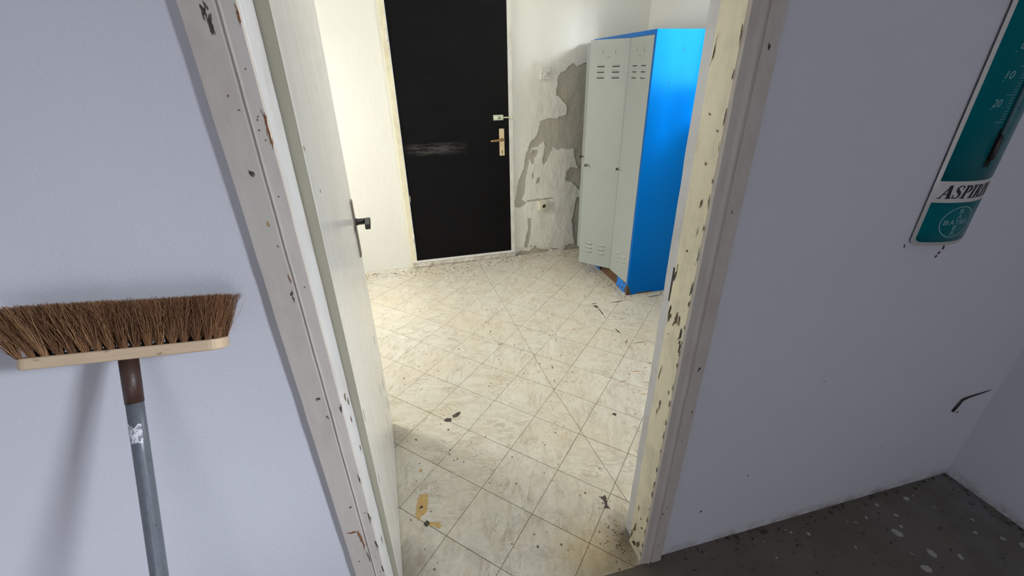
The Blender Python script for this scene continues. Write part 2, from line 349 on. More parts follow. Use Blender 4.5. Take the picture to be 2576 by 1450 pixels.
def jag(c, rx, ry, n=11, amt=0.35, rot=0.0, seed=0):
    rn = random.Random(seed); out = []
    for i in range(n):
        t = 2 * math.pi * i / n; k = 1 + rn.uniform(-amt, amt)
        x, y = math.cos(t) * rx * k, math.sin(t) * ry * k
        out.append((c[0] + x * math.cos(rot) - y * math.sin(rot), c[1] + x * math.sin(rot) + y * math.cos(rot)))
    return out
def rough_poly(pts, step, amt, seed=0):
    rn = random.Random(seed); out = []
    for i in range(len(pts)):
        a, b = Vector(pts[i]), Vector(pts[(i + 1) % len(pts)]); L = (b - a).length; k = max(1, int(L / step))
        nrm = Vector((-(b - a).y, (b - a).x)).normalized() if L > 0 else Vector((0, 0))
        for j in range(k):
            q = a + (b - a) * (j / k) + nrm * rn.uniform(-amt, amt); out.append((q.x, q.y))
    return out
def flat_on(name, pts, plane, at, mat, parent, th=0.0006):
    """thin patch lying on a surface; plane 'z' (pts x,y), 'y-' (pts x,z, faces -y), 'x+' / 'x-' (pts y,z)"""
    vs, fs = prism(pts, 0, th)
    if plane == 'z': vs = [(x, y, at + h) for x, y, h in vs]
    elif plane == 'y-': vs = [(x, at - h, z) for x, z, h in vs]
    elif plane == 'x-': vs = [(at - h, y, z) for y, z, h in vs]
    else: vs = [(at + h, y, z) for y, z, h in vs]
    o = pydata(name, vs, fs, mat, parent)
    bm = bmesh.new(); bm.from_mesh(o.data); bmesh.ops.triangulate(bm, faces=[f for f in bm.faces if len(f.verts) > 4])
    bmesh.ops.recalc_face_normals(bm, faces=bm.faces); bm.to_mesh(o.data); bm.free()
    return o
def inside(p, poly):
    x, y = p; c = False; j = len(poly) - 1
    for i in range(len(poly)):
        xi, yi = poly[i]; xj, yj = poly[j]
        if (yi > y) != (yj > y) and x < (xj - xi) * (y - yi) / (yj - yi) + xi: c = not c
        j = i
    return c

# ------------------------------------------------------------------ the setting
XR, XL, YN, YNB, YB, YREAR, ZC = 2.115, -1.50, 0.795, 0.925, 3.71, -2.60, 2.75
# partition wall with the doorway
wp = boxes('wall_partition', [(XL, -0.255, YN, YNB, -0.05, ZC), (0.705, XR, YN, YNB, -0.05, ZC), (-0.255, 0.705, YN, YNB, 2.09, ZC)], 'hall_plaster')
struct(wp, 'pale lavender white plaster wall around the open doorway')
# right wall, one plane for both rooms, with two window openings
def wall_with_holes(name, x0, x1, y0, y1, holes, mat):
    ys = sorted({y0, y1, *[h[0] for h in holes], *[h[1] for h in holes]}); bl = []
    for a, b in zip(ys[:-1], ys[1:]):
        hs = [h for h in holes if h[0] <= a and h[1] >= b]
        if hs: bl += [(x0, x1, a, b, -0.05, hs[0][2]), (x0, x1, a, b, hs[0][3], ZC)]
        else: bl.append((x0, x1, a, b, -0.05, ZC))
    return boxes(name, bl, mat)
HW, RW, LW = (-1.70, -1.00, 1.80, 2.54), (1.11, 2.37, 1.42, 2.30), (2.55, 3.41, 0.92, 2.08)
struct(wall_with_holes('wall_right', XR, XR + 0.33, YREAR - 0.2, YB + 0.2, [HW, (RW[0], RW[1], RW[2], RW[3])], 'hall_plaster'), 'dim plaster wall meeting the hall floor at the right')
struct(wall_with_holes('wall_left', XL - 0.28, XL, YREAR - 0.2, YB + 0.2, [LW], 'hall_plaster'), 'plaster wall at the left of both rooms')
struct(boxes('wall_rear', [(XL, -0.3, YREAR - 0.15, YREAR, -0.05, ZC), (0.7, XR, YREAR - 0.15, YREAR, -0.05, ZC), (-0.3, 0.7, YREAR - 0.15, YREAR, 2.1, ZC)], 'hall_plaster'), 'hall wall behind the viewer with an opening added for the fill light')  # opening in this unseen wall is added to let the fill in
struct(boxes('ceiling', [(XL - 0.28, XR + 0.33, YREAR - 0.2, YB + 0.2, ZC, ZC + 0.1)], 'ceiling_white'), 'white ceiling over both rooms')
def window(name, x, h, lab):
    y0, y1, z0, z1 = h; e = empty(name, (x, (y0 + y1) / 2, z0)); hw = (y1 - y0) / 2; H = z1 - z0
    boxes('window_frame', [(-.025, .025, -hw, -hw + .05, 0, H), (-.025, .025, hw - .05, hw, 0, H), (-.025, .025, -hw, hw, 0, .05), (-.025, .025, -hw, hw, H - .05, H)], 'window_white', e, 0.003)
    boxes('window_mullion', [(-.02, .02, -.018, .018, .05, H - .05)], 'window_white', e, 0.003)
    return struct(e, lab)
window('window_1', XL - 0.20, LW, 'white framed window in the left wall of the tiled room')
window('window_2', XR + 0.12, RW, 'white framed window in the right wall of the tiled room')
window('window_3', XR + 0.24, HW, 'small high window in the right wall of the hall')

# far wall: left part, part over the door, and a finely divided right part carrying the peeled paint
MAIN = [(1.594, 1.643), (1.501, 1.616), (1.466, 1.645), (1.44, 1.623), (1.408, 1.59), (1.369, 1.579), (1.339, 1.54), (1.338, 1.495), (1.327, 1.402), (1.369, 1.383), (1.415, 1.328), (1.431, 1.286), (1.423, 1.243), (1.36, 1.233), (1.34, 1.216), (1.277, 1.231), (1.223, 1.214), (1.189, 1.204), (1.176, 1.149), (1.169, 1.093), (1.107, 1.046), (1.08, 0.977), (1.052, 0.901), (1.041, 0.822), (1.008, 0.751), (0.979, 0.664), (0.963, 0.568), (0.945, 0.52), (0.95, 0.476), (1.005, 0.467), (1.064, 0.502), (1.021, 0.549), (1.046, 0.589), (1.058, 0.699), (1.077, 0.82), (1.094, 0.898), (1.1, 0.963), (1.121, 1.0), (1.17, 0.991), (1.198, 1.022), (1.226, 1.046), (1.236, 0.994), (1.214, 0.891), (1.222, 0.837), (1.25, 0.862), (1.278, 0.913), (1.312, 0.983), (1.341, 0.962), (1.384, 0.973), (1.442, 0.963), (1.507, 0.966), (1.519, 0.885), (1.536, 0.83), (1.561, 0.79), (1.478, 0.8), (1.443, 0.754), (1.439, 0.685), (1.5, 0.666), (1.547, 0.623), (1.574, 0.589), (1.72, 0.579), (1.72, 1.643)]
SPOTS = [[(1.094, 0.911), (1.114, 0.969), (1.17, 0.972), (1.178, 0.945), (1.143, 0.908), (1.129, 0.85), (1.108, 0.871)],
 [(1.112, 0.764), (1.129, 0.783), (1.127, 0.742), (1.118, 0.722)], [(1.166, 0.719), (1.199, 0.737), (1.195, 0.689), (1.159, 0.675)],
 [(1.076, 0.355), (1.113, 0.354), (1.109, 0.261), (1.101, 0.185), (1.075, 0.06), (1.037, 0.075), (1.063, 0.189), (1.083, 0.249)],
 [(1.463, 0.03), (1.514, 0.055), (1.62, 0.06), (1.66, -0.04), (1.46, -0.04)], [(1.064, 0.532), (1.204, 0.533), (1.324, 0.536), (1.327, 0.524), (1.219, 0.518), (1.072, 0.514)],
 [(0.932, 0.0), (0.994, 0.041), (1.102, 0.028), (1.148, 0.083), (1.18, 0.043), (1.29, 0.022), (1.259, -0.03), (0.94, -0.03)],
 [(1.52, 0.30), (1.56, 0.518), (1.70, 0.499), (1.70, 0.031), (1.57, 0.047), (1.545, 0.125)]]
def back_wall():
    vs, fs, bare, damp = [], [], [], []
    def grid(x0, x1, z0, z1, sx, sz, fn=None):
        nx = max(1, round((x1 - x0) / sx)); nz = max(1, round((z1 - z0) / sz)); b = len(vs)
        for j in range(nz + 1):
            for i in range(nx + 1):
                x = x0 + (x1 - x0) * i / nx; z = z0 + (z1 - z0) * j / nz
                if fn: dy, ba, da = fn(x, z)
                else: dy, ba, da = 0, 0, 0
                vs.append((x, YB + dy, z)); bare.append(ba); damp.append(da)
        for j in range(nz):
            for i in range(nx):
                a = b + j * (nx + 1) + i; fs.append((a, a + 1, a + nx + 2, a + nx + 1))
    def wear(x, z):
        nx_ = mnoise.fractal(Vector((x * 26, z * 26, 3.1)), 0.8, 2.1, 4) * 0.007
        nz_ = mnoise.fractal(Vector((x * 26, z * 26, 9.7)), 0.8, 2.1, 4) * 0.007
        q = (x + nx_, z + nz_)
        ba = 1.0 if (inside(q, MAIN) or any(inside(q, s) for s in SPOTS)) else 0.0
        if ba == 0 and 0.90 < x < 1.70 and z < 0.14:
            if mnoise.fractal(Vector((x * 14, z * 22, 1.0)), 0.9, 2.0, 4) > 0.55 + z * 3.0: ba = 1.0
        lump = mnoise.fractal(Vector((x * 9, z * 6, 5.0)), 0.9, 2.0, 4) * 0.0030
        edge = max(0.0, min(1, (1.75 - z) / 0.3)) * max(0.0, min(1, (x - 0.93) / 0.05))
        da = max(0.0, min(1.0, (x - 0.945) / 0.28, 1.3 - abs(x - 1.32) / 0.6)) * max(0.0, min(1.0, (1.75 - z) / 0.5))
        return (lump * edge + (0.0045 if ba else 0.0)), ba, da
    grid(XL, -0.025, 0, ZC, 0.3, 0.3)
    grid(-0.025, 0.945, 2.125, ZC, 0.2, 0.2)
    grid(0.945, 1.72, -0.01, 1.76, 0.0042, 0.0042, wear)
    grid(0.945, 1.72, 1.76, ZC, 0.26, 0.2)
    grid(1.72, XR, -0.01, ZC, 0.2, 0.2)
    # thickness behind
    b = len(vs)
    for bx in ((XL, -0.025, YB + 0.012, YB + 0.2, -0.02, ZC), (0.945, XR, YB + 0.012, YB + 0.2, -0.02, ZC), (-0.025, 0.945, YB + 0.012, YB + 0.2, 2.125, ZC)):
        boxdata(*bx, vs, fs)
    bare.extend([0] * (len(vs) - b)); damp.extend([0] * (len(vs) - b))
    o = pydata('wall_back', vs, fs, 'peeling_plaster')
    for nm, dat in (('bare', bare), ('damp', damp)):
        at = o.data.attributes.new(nm, 'FLOAT', 'POINT'); at.data.foreach_set('value', dat)
    for p in o.data.polygons: p.use_smooth = True
    return struct(o, 'cream white wall with damp peeling plaster beside the black door')
back_wall()

# floors
concrete = struct(boxes('floor_hall', [(XL, XR, YREAR, 0.786, -0.08, -0.001), (XL, -0.256, 0.786, 0.80, -0.08, -0.0012), (0.706, XR, 0.786, 0.80, -0.08, -0.0012)], 'hall_concrete'), 'dark stained concrete floor spotted with white paint')
floor = struct(boxes('floor', [(XL, XR, YNB, YB, -0.08, -0.003), (-0.254, 0.704, 0.786, YNB, -0.08, -0.003)], 'joint_grime'), 'cream marbled vinyl tile floor laid diagonally')
TS, TO, TA = 0.24337, (0.49572, 1.59208), math.radians(-44.553)
def clip(poly, a, b, c):   # keep a*x+b*y>=c
    out = []
    for i in range(len(poly)):
        p, q = poly[i], poly[(i + 1) % len(poly)]; dp = a * p[0] + b * p[1] - c; dq = a * q[0] + b * q[1] - c
        if dp >= 0: out.append(p)
        if (dp >= 0) != (dq >= 0): t = dp / (dp - dq); out.append((p[0] + (q[0] - p[0]) * t, p[1] + (q[1] - p[1]) * t))
    return out
def area2(p): return abs(sum(p[i][0] * p[(i + 1) % len(p)][1] - p[(i + 1) % len(p)][0] * p[i][1] for i in range(len(p)))) / 2
S1, S2 = ((0.725, 0.992), (0.661, 1.765)), ((0.661, 1.765), (0.584, 3.461))
def seam_split(poly):
    cy = sum(p[1] for p in poly) / len(poly); (ax, ay), (bx, by) = S1 if cy < 1.765 else S2
    nx, ny = by - ay, -(bx - ax); L = math.hypot(nx, ny); nx /= L; ny /= L; c = nx * ax + ny * ay
    A = clip(poly, nx, ny, c + 0.0012); B = clip(poly, -nx, -ny, -c + 0.0012)
    if len(A) < 3 or area2(A) < 1e-4: return [poly] if not B or area2(B) > area2(poly) * 0.999 else [B]
    if len(B) < 3 or area2(B) < 1e-4: return [poly] if area2(A) > area2(poly) * 0.999 else [A]
    return [A, B]
ca, sa = math.cos(TA), math.sin(TA); hs = TS / 2 - 0.0012
for i in range(-16, 17):
    for j in range(-16, 17):
        cx = TO[0] + TS * ((i + .5) * ca + (j + .5) * sa); cy = TO[1] + TS * ((i + .5) * sa - (j + .5) * ca)
        if not (XL - .2 < cx < XR + .2 and 0.6 < cy < YB + .2): continue
        sq = [(cx + u * ca + v * sa, cy + u * sa - v * ca) for u, v in ((-hs, -hs), (-hs, hs), (hs, hs), (hs, -hs))]
        sq = sq if (sq[1][0] - sq[0][0]) * (sq[2][1] - sq[1][1]) - (sq[1][1] - sq[0][1]) * (sq[2][0] - sq[1][0]) > 0 else sq[::-1]
        for piece in seam_split(sq):
            r = piece
            for a, b, c in ((1, 0, XL + .002), (-1, 0, -XR + .002), (0, -1, -YB + .001)):
                r = clip(r, a, b, c) if r else r
            if not r: continue
            polys = []
            pa = clip(r, 0, 1, YNB)
            pb = clip(r, 0, -1, -YNB)
            for a, b, c in ((0, 1, 0.7865 + 0.004 * math.sin(cx * 9)), (1, 0, -0.193), (-1, 0, -0.661)):
                pb = clip(pb, a, b, c) if pb else pb
            vs, fs = [], []
            dz = random.uniform(-0.0003, 0.0003)
            for q in (pa, pb):
                if q and len(q) >= 3 and area2(q) > 2e-5:
                    v, f = prism(q, -0.0035, dz); b0 = len(vs); vs += v; fs += [tuple(b0 + k for k in ff) for ff in f]
            if vs: pydata('floor_tile', vs, fs, 'marble_vinyl', floor)

# floor marks (worn through or stained)
def fm(pts, mat, name='floor_stain', step=0.008, amt=0.0025, seed=0): return flat_on(name, rough_poly(pts, step, amt, seed), 'z', 0.0004, mat, floor, 0.0006)
fm([(0.04, 1.691), (0.06, 1.699), (0.08, 1.694), (0.076, 1.672), (0.051, 1.672)], 'stain_mastic', seed=1)
fm([(0.087, 1.708), (0.105, 1.724), (0.131, 1.728), (0.129, 1.713), (0.112, 1.697), (0.089, 1.694)], 'stain_mastic', seed=2)
fm([(0.884, 1.500), (0.898, 1.509), (0.91, 1.498), (0.898, 1.482)], 'stain_mastic', step=0.006, amt=.0015, seed=3)
fm([(0.617, 1.08), (0.632, 1.073), (0.648, 1.079), (0.645, 1.060), (0.632, 1.048)], 'stain_mastic', seed=4)
fm([(0.634, 1.054), (0.641, 1.05), (0.633, 1.031), (0.64, 1.013), (0.617, 1.022), (0.626, 1.034)], 'stain_mastic', seed=5)
fm([(-0.108, 1.277), (-0.072, 1.279), (-0.08, 1.2), (-0.106, 1.176), (-0.122, 1.160), (-0.128, 1.189), (-0.118, 1.232)], 'stain_ochre', step=.006, amt=.005, seed=6)
fm([(-0.112, 1.222), (-0.098, 1.228), (-0.094, 1.216), (-0.112, 1.212)], 'stain_mastic', step=.004, amt=.003, seed=7).location.z = 0.0006
fm([(-0.082, 1.147), (-0.06, 1.142), (-0.042, 1.138), (-0.031, 1.124), (-0.036, 1.110), (-0.047, 1.112), (-0.057, 1.124), (-0.079, 1.128)], 'stain_ochre', step=.006, amt=.0015, seed=8)
flat_on('floor_stain', jag((-0.086, 1.142), .011, .013, 12, .2, 0, 9), 'z', 0.001, 'stain_mastic', floor)
flat_on('floor_stain', jag((-0.093, 1.405), .008, .008, 9, .2, 0, 10), 'z', 0.0004, 'stain_ochre', floor)
fm([(-0.10, 1.33), (-0.06, 1.335), (-0.075, 1.30), (-0.105, 1.305)], 'stain_grey', amt=.004, seed=11)
def streak(p, q, wd, mat, seed):
    a, b = Vector(p), Vector(q); d = (b - a).normalized(); n = Vector((-d.y, d.x)) * wd
    flat_on('scuff_mark', rough_poly([tuple(a), tuple((a + b) / 2 - n), tuple(b), tuple((a + b) / 2 + n)], 0.012, wd * .4, seed), 'z', 0.0004, mat, floor)
streak((1.262, 2.60), (1.285, 2.535), .012, 'stain_mastic', 1); streak((1.283, 2.55), (1.272, 2.385), .005, 'stain_mastic', 2)
streak((1.25, 2.615), (1.31, 2.61), .005, 'stain_mastic', 12)
streak((1.39, 2.589), (1.56, 2.592), .005, 'stain_mastic', 3); streak((1.275, 2.25), (1.281, 2.18), .006, 'stain_mastic', 4)
streak((1.294, 2.051), (1.412, 2.047), .003, 'stain_mastic', 5); streak((1.70, 2.591), (1.87, 2.602), .006, 'stain_mastic', 6)
streak((1.25, 2.06), (1.29, 2.10), .003, 'stain_mastic', 7); streak((0.451, 2.272), (0.489, 2.282), .006, 'chip_brown', 8)
for k, (a, b) in enumerate((((1.135, 1.792), (1.22, 1.780)), ((1.172, 1.688), (1.211, 1.674)), ((1.235, 1.80), (1.262, 1.805)), ((1.03, 1.72), (1.09, 1.725)), ((0.97, 2.30), (1.03, 2.33)), ((1.10, 1.60), (1.14, 1.59)))):
    streak(a, b, .0035, 'scuff_orange', 20 + k)

# crumbs of dirt: uncountable, one object
def crumbs(name, n, fn, mat, parent, smin, smax, seed):
    rn = random.Random(seed); vs, fs = [], []
    for _ in range(n):
        x, y, z0 = fn(rn); s = rn.uniform(smin, smax) * rn.uniform(.5, 1.2); h = s * rn.uniform(.2, .5); a = rn.uniform(0, 6.28); m = rn.choice((4, 5, 6)); el = rn.uniform(.4, 1)
        pts = [(x + s * math.cos(a) * math.cos(6.283 * k / m) * rn.uniform(.7, 1.2) - s * el * math.sin(a) * math.sin(6.283 * k / m), y + s * math.sin(a) * math.cos(6.283 * k / m) + s * el * math.cos(a) * math.sin(6.283 * k / m)) for k in range(m)]
        v, f = prism(pts, z0, z0 + h); b = len(vs); vs += v; fs += [tuple(b + q for q in g) for g in f]
    o = pydata(name, vs, fs, mat, parent); o['kind'] = 'stuff'; return o
def c_all(rn):
    return (rn.uniform(-0.15, 1.5), rn.uniform(0.85, 3.5), 0.0005)
def c_far(rn):
    x = rn.uniform(-0.5, 1.6); d = abs(rn.gauss(0, .10)); return (x, min(3.66, 3.66 - d * (1 + .4 * math.sin(x * 5))), 0.0005)
def c_lock(rn):
    t = rn.random()
    return (1.56 - abs(rn.gauss(0, .07)), rn.uniform(2.62, 3.4), 0.0005) if t < .7 else (rn.uniform(1.5, 2.0), 2.65 - abs(rn.gauss(0, .02)), 0.0005)
crumbs('dirt_crumbs', 620, c_all, 'crumb', floor, .0014, .0050, 3)
crumbs('dirt_crumbs', 520, c_far, 'crumb', floor, .0015, .0065, 4)
crumbs('dirt_crumbs', 260, c_lock, 'crumb', floor, .0012, .005, 5)
crumbs('plaster_crumbs', 90, lambda rn: (rn.uniform(0.95, 1.65), 3.68 - abs(rn.gauss(0, .10)), 0.0005), 'plaster_flake', floor, .003, .012, 6)
crumbs('dirt_crumbs', 130, lambda rn: (0.64 - abs(rn.gauss(0, .05)), 0.89 + rn.gauss(0, .06), 0.0005), 'crumb', floor, .001, .0035, 8)

# paint spots on the hall concrete
for k, (x, y) in enumerate([(1.825, 0.742), (1.683, 0.751), (1.712, 0.697), (1.59, 0.719), (1.644, 0.639), (1.683, 0.656), (1.684, 0.549), (1.609, 0.514), (1.769, 0.514), (1.995, 0.523), (1.925, 0.566), (1.975, 0.607), (1.259, 0.745), (1.319, 0.723), (1.133, 0.68), (1.442, 0.637), (1.533, 0.714), (1.504, 0.724), (1.891, 0.684), (1.866, 0.745), (1.133, 0.741), (1.247, 0.759), (2.035, 0.486), (1.613, 0.567)]):
    r = [.011, .008, .008, .006, .018, .007, .015, .017, .010, .009, .007, .006, .005, .007, .004, .005, .004, .003, .004, .004, .003, .003, .012, .004][k]
    flat_on('paint_spot', jag((x, y), r, r * .8, 14, .14, k * 1.3, k), 'z', -0.0006, 'paint_white_spot', concrete, .0004)
crumbs('dirt_crumbs', 120, lambda rn: ((rn.uniform(.75, 2.1), .79 - abs(rn.gauss(0, .02)), -0.0005) if rn.random() < .6 else (2.105 - abs(rn.gauss(0, .02)), rn.uniform(.4, .79), -0.0005)), 'chip_dark', concrete, .002, .008, 9)

# ------------------------------------------------------------------ doorway frame (trim)
frame = empty('trim_1', (0, YN, 0)); struct(frame, 'chipped painted wooden frame of the open doorway')
def extr(name, prof, mat, z0, z1, jit=0.0008, seed=0, step=0.02):
    """vertical moulding from a plan profile (closed, x/y), edges slightly wobbly like many coats of paint"""
    n = len(prof); k = max(2, int((z1 - z0) / step)); vs, fs = [], []
    for j in range(k + 1):
        z = z0 + (z1 - z0) * j / k
        for i, (x, y) in enumerate(prof):
            dx = mnoise.noise(Vector((x * 40 + seed, y * 40, z * 14))) * jit; dy = mnoise.noise(Vector((x * 40, y * 40 + seed, z * 14 + 7))) * jit
            vs.append((x + dx, y - YN + dy, z))
    for j in range(k):
        for i in range(n): fs.append((j * n + i, j * n + (i + 1) % n, (j + 1) * n + (i + 1) % n, (j + 1) * n + i))
    fs += [tuple(reversed(range(n))), tuple(range(k * n, k * n + n))]
    o = pydata(name, vs, fs, mat, frame); return finish(o, 0.0012, 2)
A = YN - 0.016   # architrave face
extr('architrave', [(-0.267, YN), (-0.267, A), (-0.222, A), (-0.2205, A + .003), (-0.2185, A + .003), (-0.2165, A - .0015), (-0.2135, A + .001), (-0.1945, A + .004), (-0.1945, YN)], 'frame_grey_paint', 0, 2.10, seed=1)
extr('architrave', [(0.6495, YN), (0.6495, A + .005), (0.668, A + .003), (0.6775, A - .0015), (0.681, A + .001), (0.6825, A + .004), (0.6855, A + .004), (0.687, A), (0.724, A), (0.724, YN)], 'frame_grey_paint', 0, 2.10, seed=2)
boxes('architrave', [(-0.267, 0.724, A - YN, 0, 2.10, 2.17)], 'frame_grey_paint', frame, .002)
extr('jamb', [(-0.254, YN), (-0.194, YN), (-0.194, 0.879), (-0.224, 0.879), (-0.224, YNB), (-0.254, YNB)], 'frame_white_paint', 0, 2.08, seed=3)
extr('jamb', [(0.649, YN), (0.704, YN), (0.704, 0.8745), (0.649, 0.8745)], 'frame_cream_paint', 0, 2.08, jit=.0016, seed=4)
extr('jamb', [(0.662, 0.8752), (0.704, 0.8752), (0.704, 0.926), (0.662, 0.926)], 'frame_white_paint', 0, 2.08, jit=.0014, seed=5)
boxes('jamb', [(-0.194, 0.649, 0, 0.1, 2.04, 2.09)], 'frame_white_paint', frame, .002)
boxes('strike_plate', [(0.6605, 0.6622, 0.082, 0.102, 1.02, 1.12)], 'slot_dark', frame)
def chip(plane, at, c, rx, ry, mat, seed, rot=0.0, n=11, amt=.45, name='paint_chip'):
    """a spot where the paint has flaked: a ragged core with thin slivers beside it"""
    rn = random.Random(seed * 7 + 1)
    parts = [(c, rx * .62, ry * .62, rot)]
    if max(rx, ry) > .0035:
        for _ in range(rn.choice((2, 3, 4))):
            parts.append(((c[0] + rn.uniform(-1, 1) * rx, c[1] + rn.uniform(-1, 1) * ry), rx * rn.uniform(.08, .3), ry * rn.uniform(.25, .75), rot + rn.uniform(-.25, .25)))
    for k, (cc, a, b, ro) in enumerate(parts):
        pts = jag(cc, a, b, 13, amt, ro, seed + k * 31)
        if plane == 'y-': flat_on(name, pts, 'y-', at - YN - k * .00006, mat, frame, .0005)
        else: flat_on(name, [(p - YN, q) for p, q in pts], plane, at + (-k if plane == 'x-' else k) * .00006, mat, frame, .0005)
AF = A - .0004
for k, (x, z, rx, rz, m, ro) in enumerate([(-.237, 1.672, .005, .010, 'chip_dark', .1), (-.233, 1.655, .0035, .016, 'chip_dark', -.1), (-.236, 1.452, .0035, .0045, 'chip_dark', 0), (-.237, 1.449, .002, .007, 'chip_dark', .4),
        (-.2275, 1.232, .004, .004, 'chip_dark', 0), (-.227, 1.222, .0012, .010, 'chip_dark', 0), (-.224, 1.262, .0012, .010, 'bare_wood', .15), (-.234, .982, .0035, .0045, 'chip_dark', 0), (-.226, .93, .003, .005, 'chip_brown', 0),
        (-.232, .635, .004, .003, 'chip_dark', 0), (-.246, .541, .018, .003, 'bare_wood', -.2), (-.2285, .520, .0045, .030, 'bare_wood', .08), (-.225, .485, .002, .02, 'bare_wood', .1), (-.248, .42, .003, .003, 'chip_dark', 0), (-.222, .43, .0012, .03, 'chip_dark', 0),
        (-.237, 1.565, .002, .002, 'bare_wood', 0), (-.228, 1.545, .0022, .0015, 'bare_wood', 0), (-.2325, 1.365, .003, .006, 'stain_ochre', .2), (-.228, 1.325, .0015, .003, 'bare_wood', .5),
        (.701, 1.62, .003, .005, 'chip_dark', .2), (.700, 1.30, .002, .004, 'chip_brown', 0), (.706, .865, .0045, .007, 'chip_dark', -.3), (.7, .60, .002, .003, 'chip_dark', 0), (.713, .71, .003, .006, 'chip_brown', 0), (.701, .30, .003, .003, 'chip_dark', 0), (.690, .27, .003, .005, 'chip_dark', .4), (.70, .10, .003, .003, 'chip_dark', 0)]):
    chip('y-', AF, (x, z), rx, rz, m, 40 + k, ro)
for k, (x, z) in enumerate([(-.2045, 1.60), (-.2065, 1.53), (-.2085, 1.515), (-.203, 1.50), (-.2045, 1.535), (-.2035, 1.24), (-.206, 1.41), (-.204, .60), (-.2055, .42), (-.2035, .35)]):
    chip('y-', A + .0015, (x, z), .0018, .0022, 'chip_brown', 90 + k)
for k, (z, rz) in enumerate([(1.665, .012), (1.52, .022), (1.50, .012), (.94, .012), (.72, .014), (.58, .02), (.47, .02), (.36, .02)]):   # inner arris of left architrave
    chip('y-', A + .0032, (-.1962, z), .0022, rz, 'bare_wood' if k < 3 else 'chip_dark', 120 + k)
for k, (y, z, ry, rz, m) in enumerate([(.868, 1.111, .0032, .022, 'hole_black'), (.866, 1.007, .003, .026, 'hole_black'), (.862, .99, .006, .012, 'chip_brown'), (.835, .998, .007, .018, 'chip_brown'), (.822, 1.004, .004, .012, 'chip_brown'), (.806, .965, .006, .02, 'chip_dark'), (.800, .93, .004, .018, 'chip_dark'),
        (.855, .94, .003, .003, 'chip_dark'), (.838, .705, .003, .014, 'chip_brown'), (.846, .67, .0025, .010, 'chip_brown'), (.81, .77, .002, .006, 'chip_dark'), (.862, .80, .0012, .04, 'chip_brown'), (.84, 1.19, .004, .004, 'bare_wood'), (.815, 1.245, .0015, .01, 'chip_brown'), (.83, 1.40, .003, .004, 'chip_brown'),
        (.866, 1.62, .0015, .02, 'chip_dark'), (.845, 1.50, .004, .002, 'chip_brown'), (.812, 1.47, .005, .0016, 'chip_brown'), (.82, 1.315, .004, .012, 'chip_brown'), (.85, .22, .002, .012, 'chip_dark'), (.815, .16, .005, .006, 'chip_dark'), (.83, .19, .003, .004, 'chip_dark'), (.855, .10, .006, .02, 'chip_brown'), (.82, .06, .008, .022, 'chip_brown'), (.842, .035, .012, .014, 'chip_dark'), (.866, .05, .004, .03, 'chip_dark')]):
    chip('x-', .6480, (y, z), ry, rz, m, 150 + k, .15)
for k in range(26):   # outer arris of the right jamb, worn through
    z = .03 + k * .064 + random.uniform(-.015, .015)
    chip('x-', .6480, (.7965, z), .0012 + random.random() * .0018, .005 + random.random() * .016, random.choice(['chip_dark', 'chip_brown']), 200 + k)
for k, (y, z) in enumerate([(.83, .93), (.85, .90), (.835, .86), (.855, .75), (.84, .40)]):
    chip('x+', -.1934, (y, z), .004, .012, 'chip_brown', 240 + k)

# ------------------------------------------------------------------ open white door
d1 = empty('door_1', (-0.180, 0.885, 0.008)); struct(d1, 'white glossy door standing open into the tiled room')
d1.rotation_euler = (0, math.radians(0.29), math.radians(2.25))
LW_ = 0.853
leaf = boxes('door_leaf', [(-0.040, 0.0, 0.0, LW_, 0, 2.0)], 'door_white_gloss', d1, .0015)
boxes('hinge_edge', [(-0.0395, -0.0005, -0.0012, 0.0005, 0.002, 1.998)], 'door_edge_olive', d1)
HZ = 1.055
pl = boxes('handle_plate', [(0.0, 0.006, 0.772, 0.812, HZ - .118, HZ + .107)], 'plate_tarnished', d1, .004)
tubeo('lever_neck', [(0.004, .792, HZ + .022), (0.012, .792, HZ + .022), (0.014, .792, HZ + .022), (0.042, .792, HZ + .022)], [.014, .014, .012, .0115], 'black_plastic', d1, 14)
boxes('lever', [(0.041, 0.060, 0.712, 0.803, HZ + .013, HZ + .033)], 'black_plastic', d1, .003)
for hz in (.25, 1.0, 1.75): boxes('hinge', [(-0.046, -0.0405, 0.004, 0.020, hz, hz + .09)], 'plate_tarnished', d1, .001)
for k, (y, z, ry, rz) in enumerate([(.03, .55, .0016, .022), (.02, .80, .0012, .02), (.10, 1.36, .002, .003), (.015, 1.46, .003, .004), (.45, .30, .0018, .012), (.55, .45, .0015, .03), (.60, .25, .0014, .025), (.69, .60, .0015, .02), (.72, .35, .0016, .03), (.76, .2, .002, .03)]):
    flat_on('paint_chip', jag((y, z), ry, rz, 11, .4, 0, 300 + k), 'x+', .0002, 'chip_brown', d1, .0004)

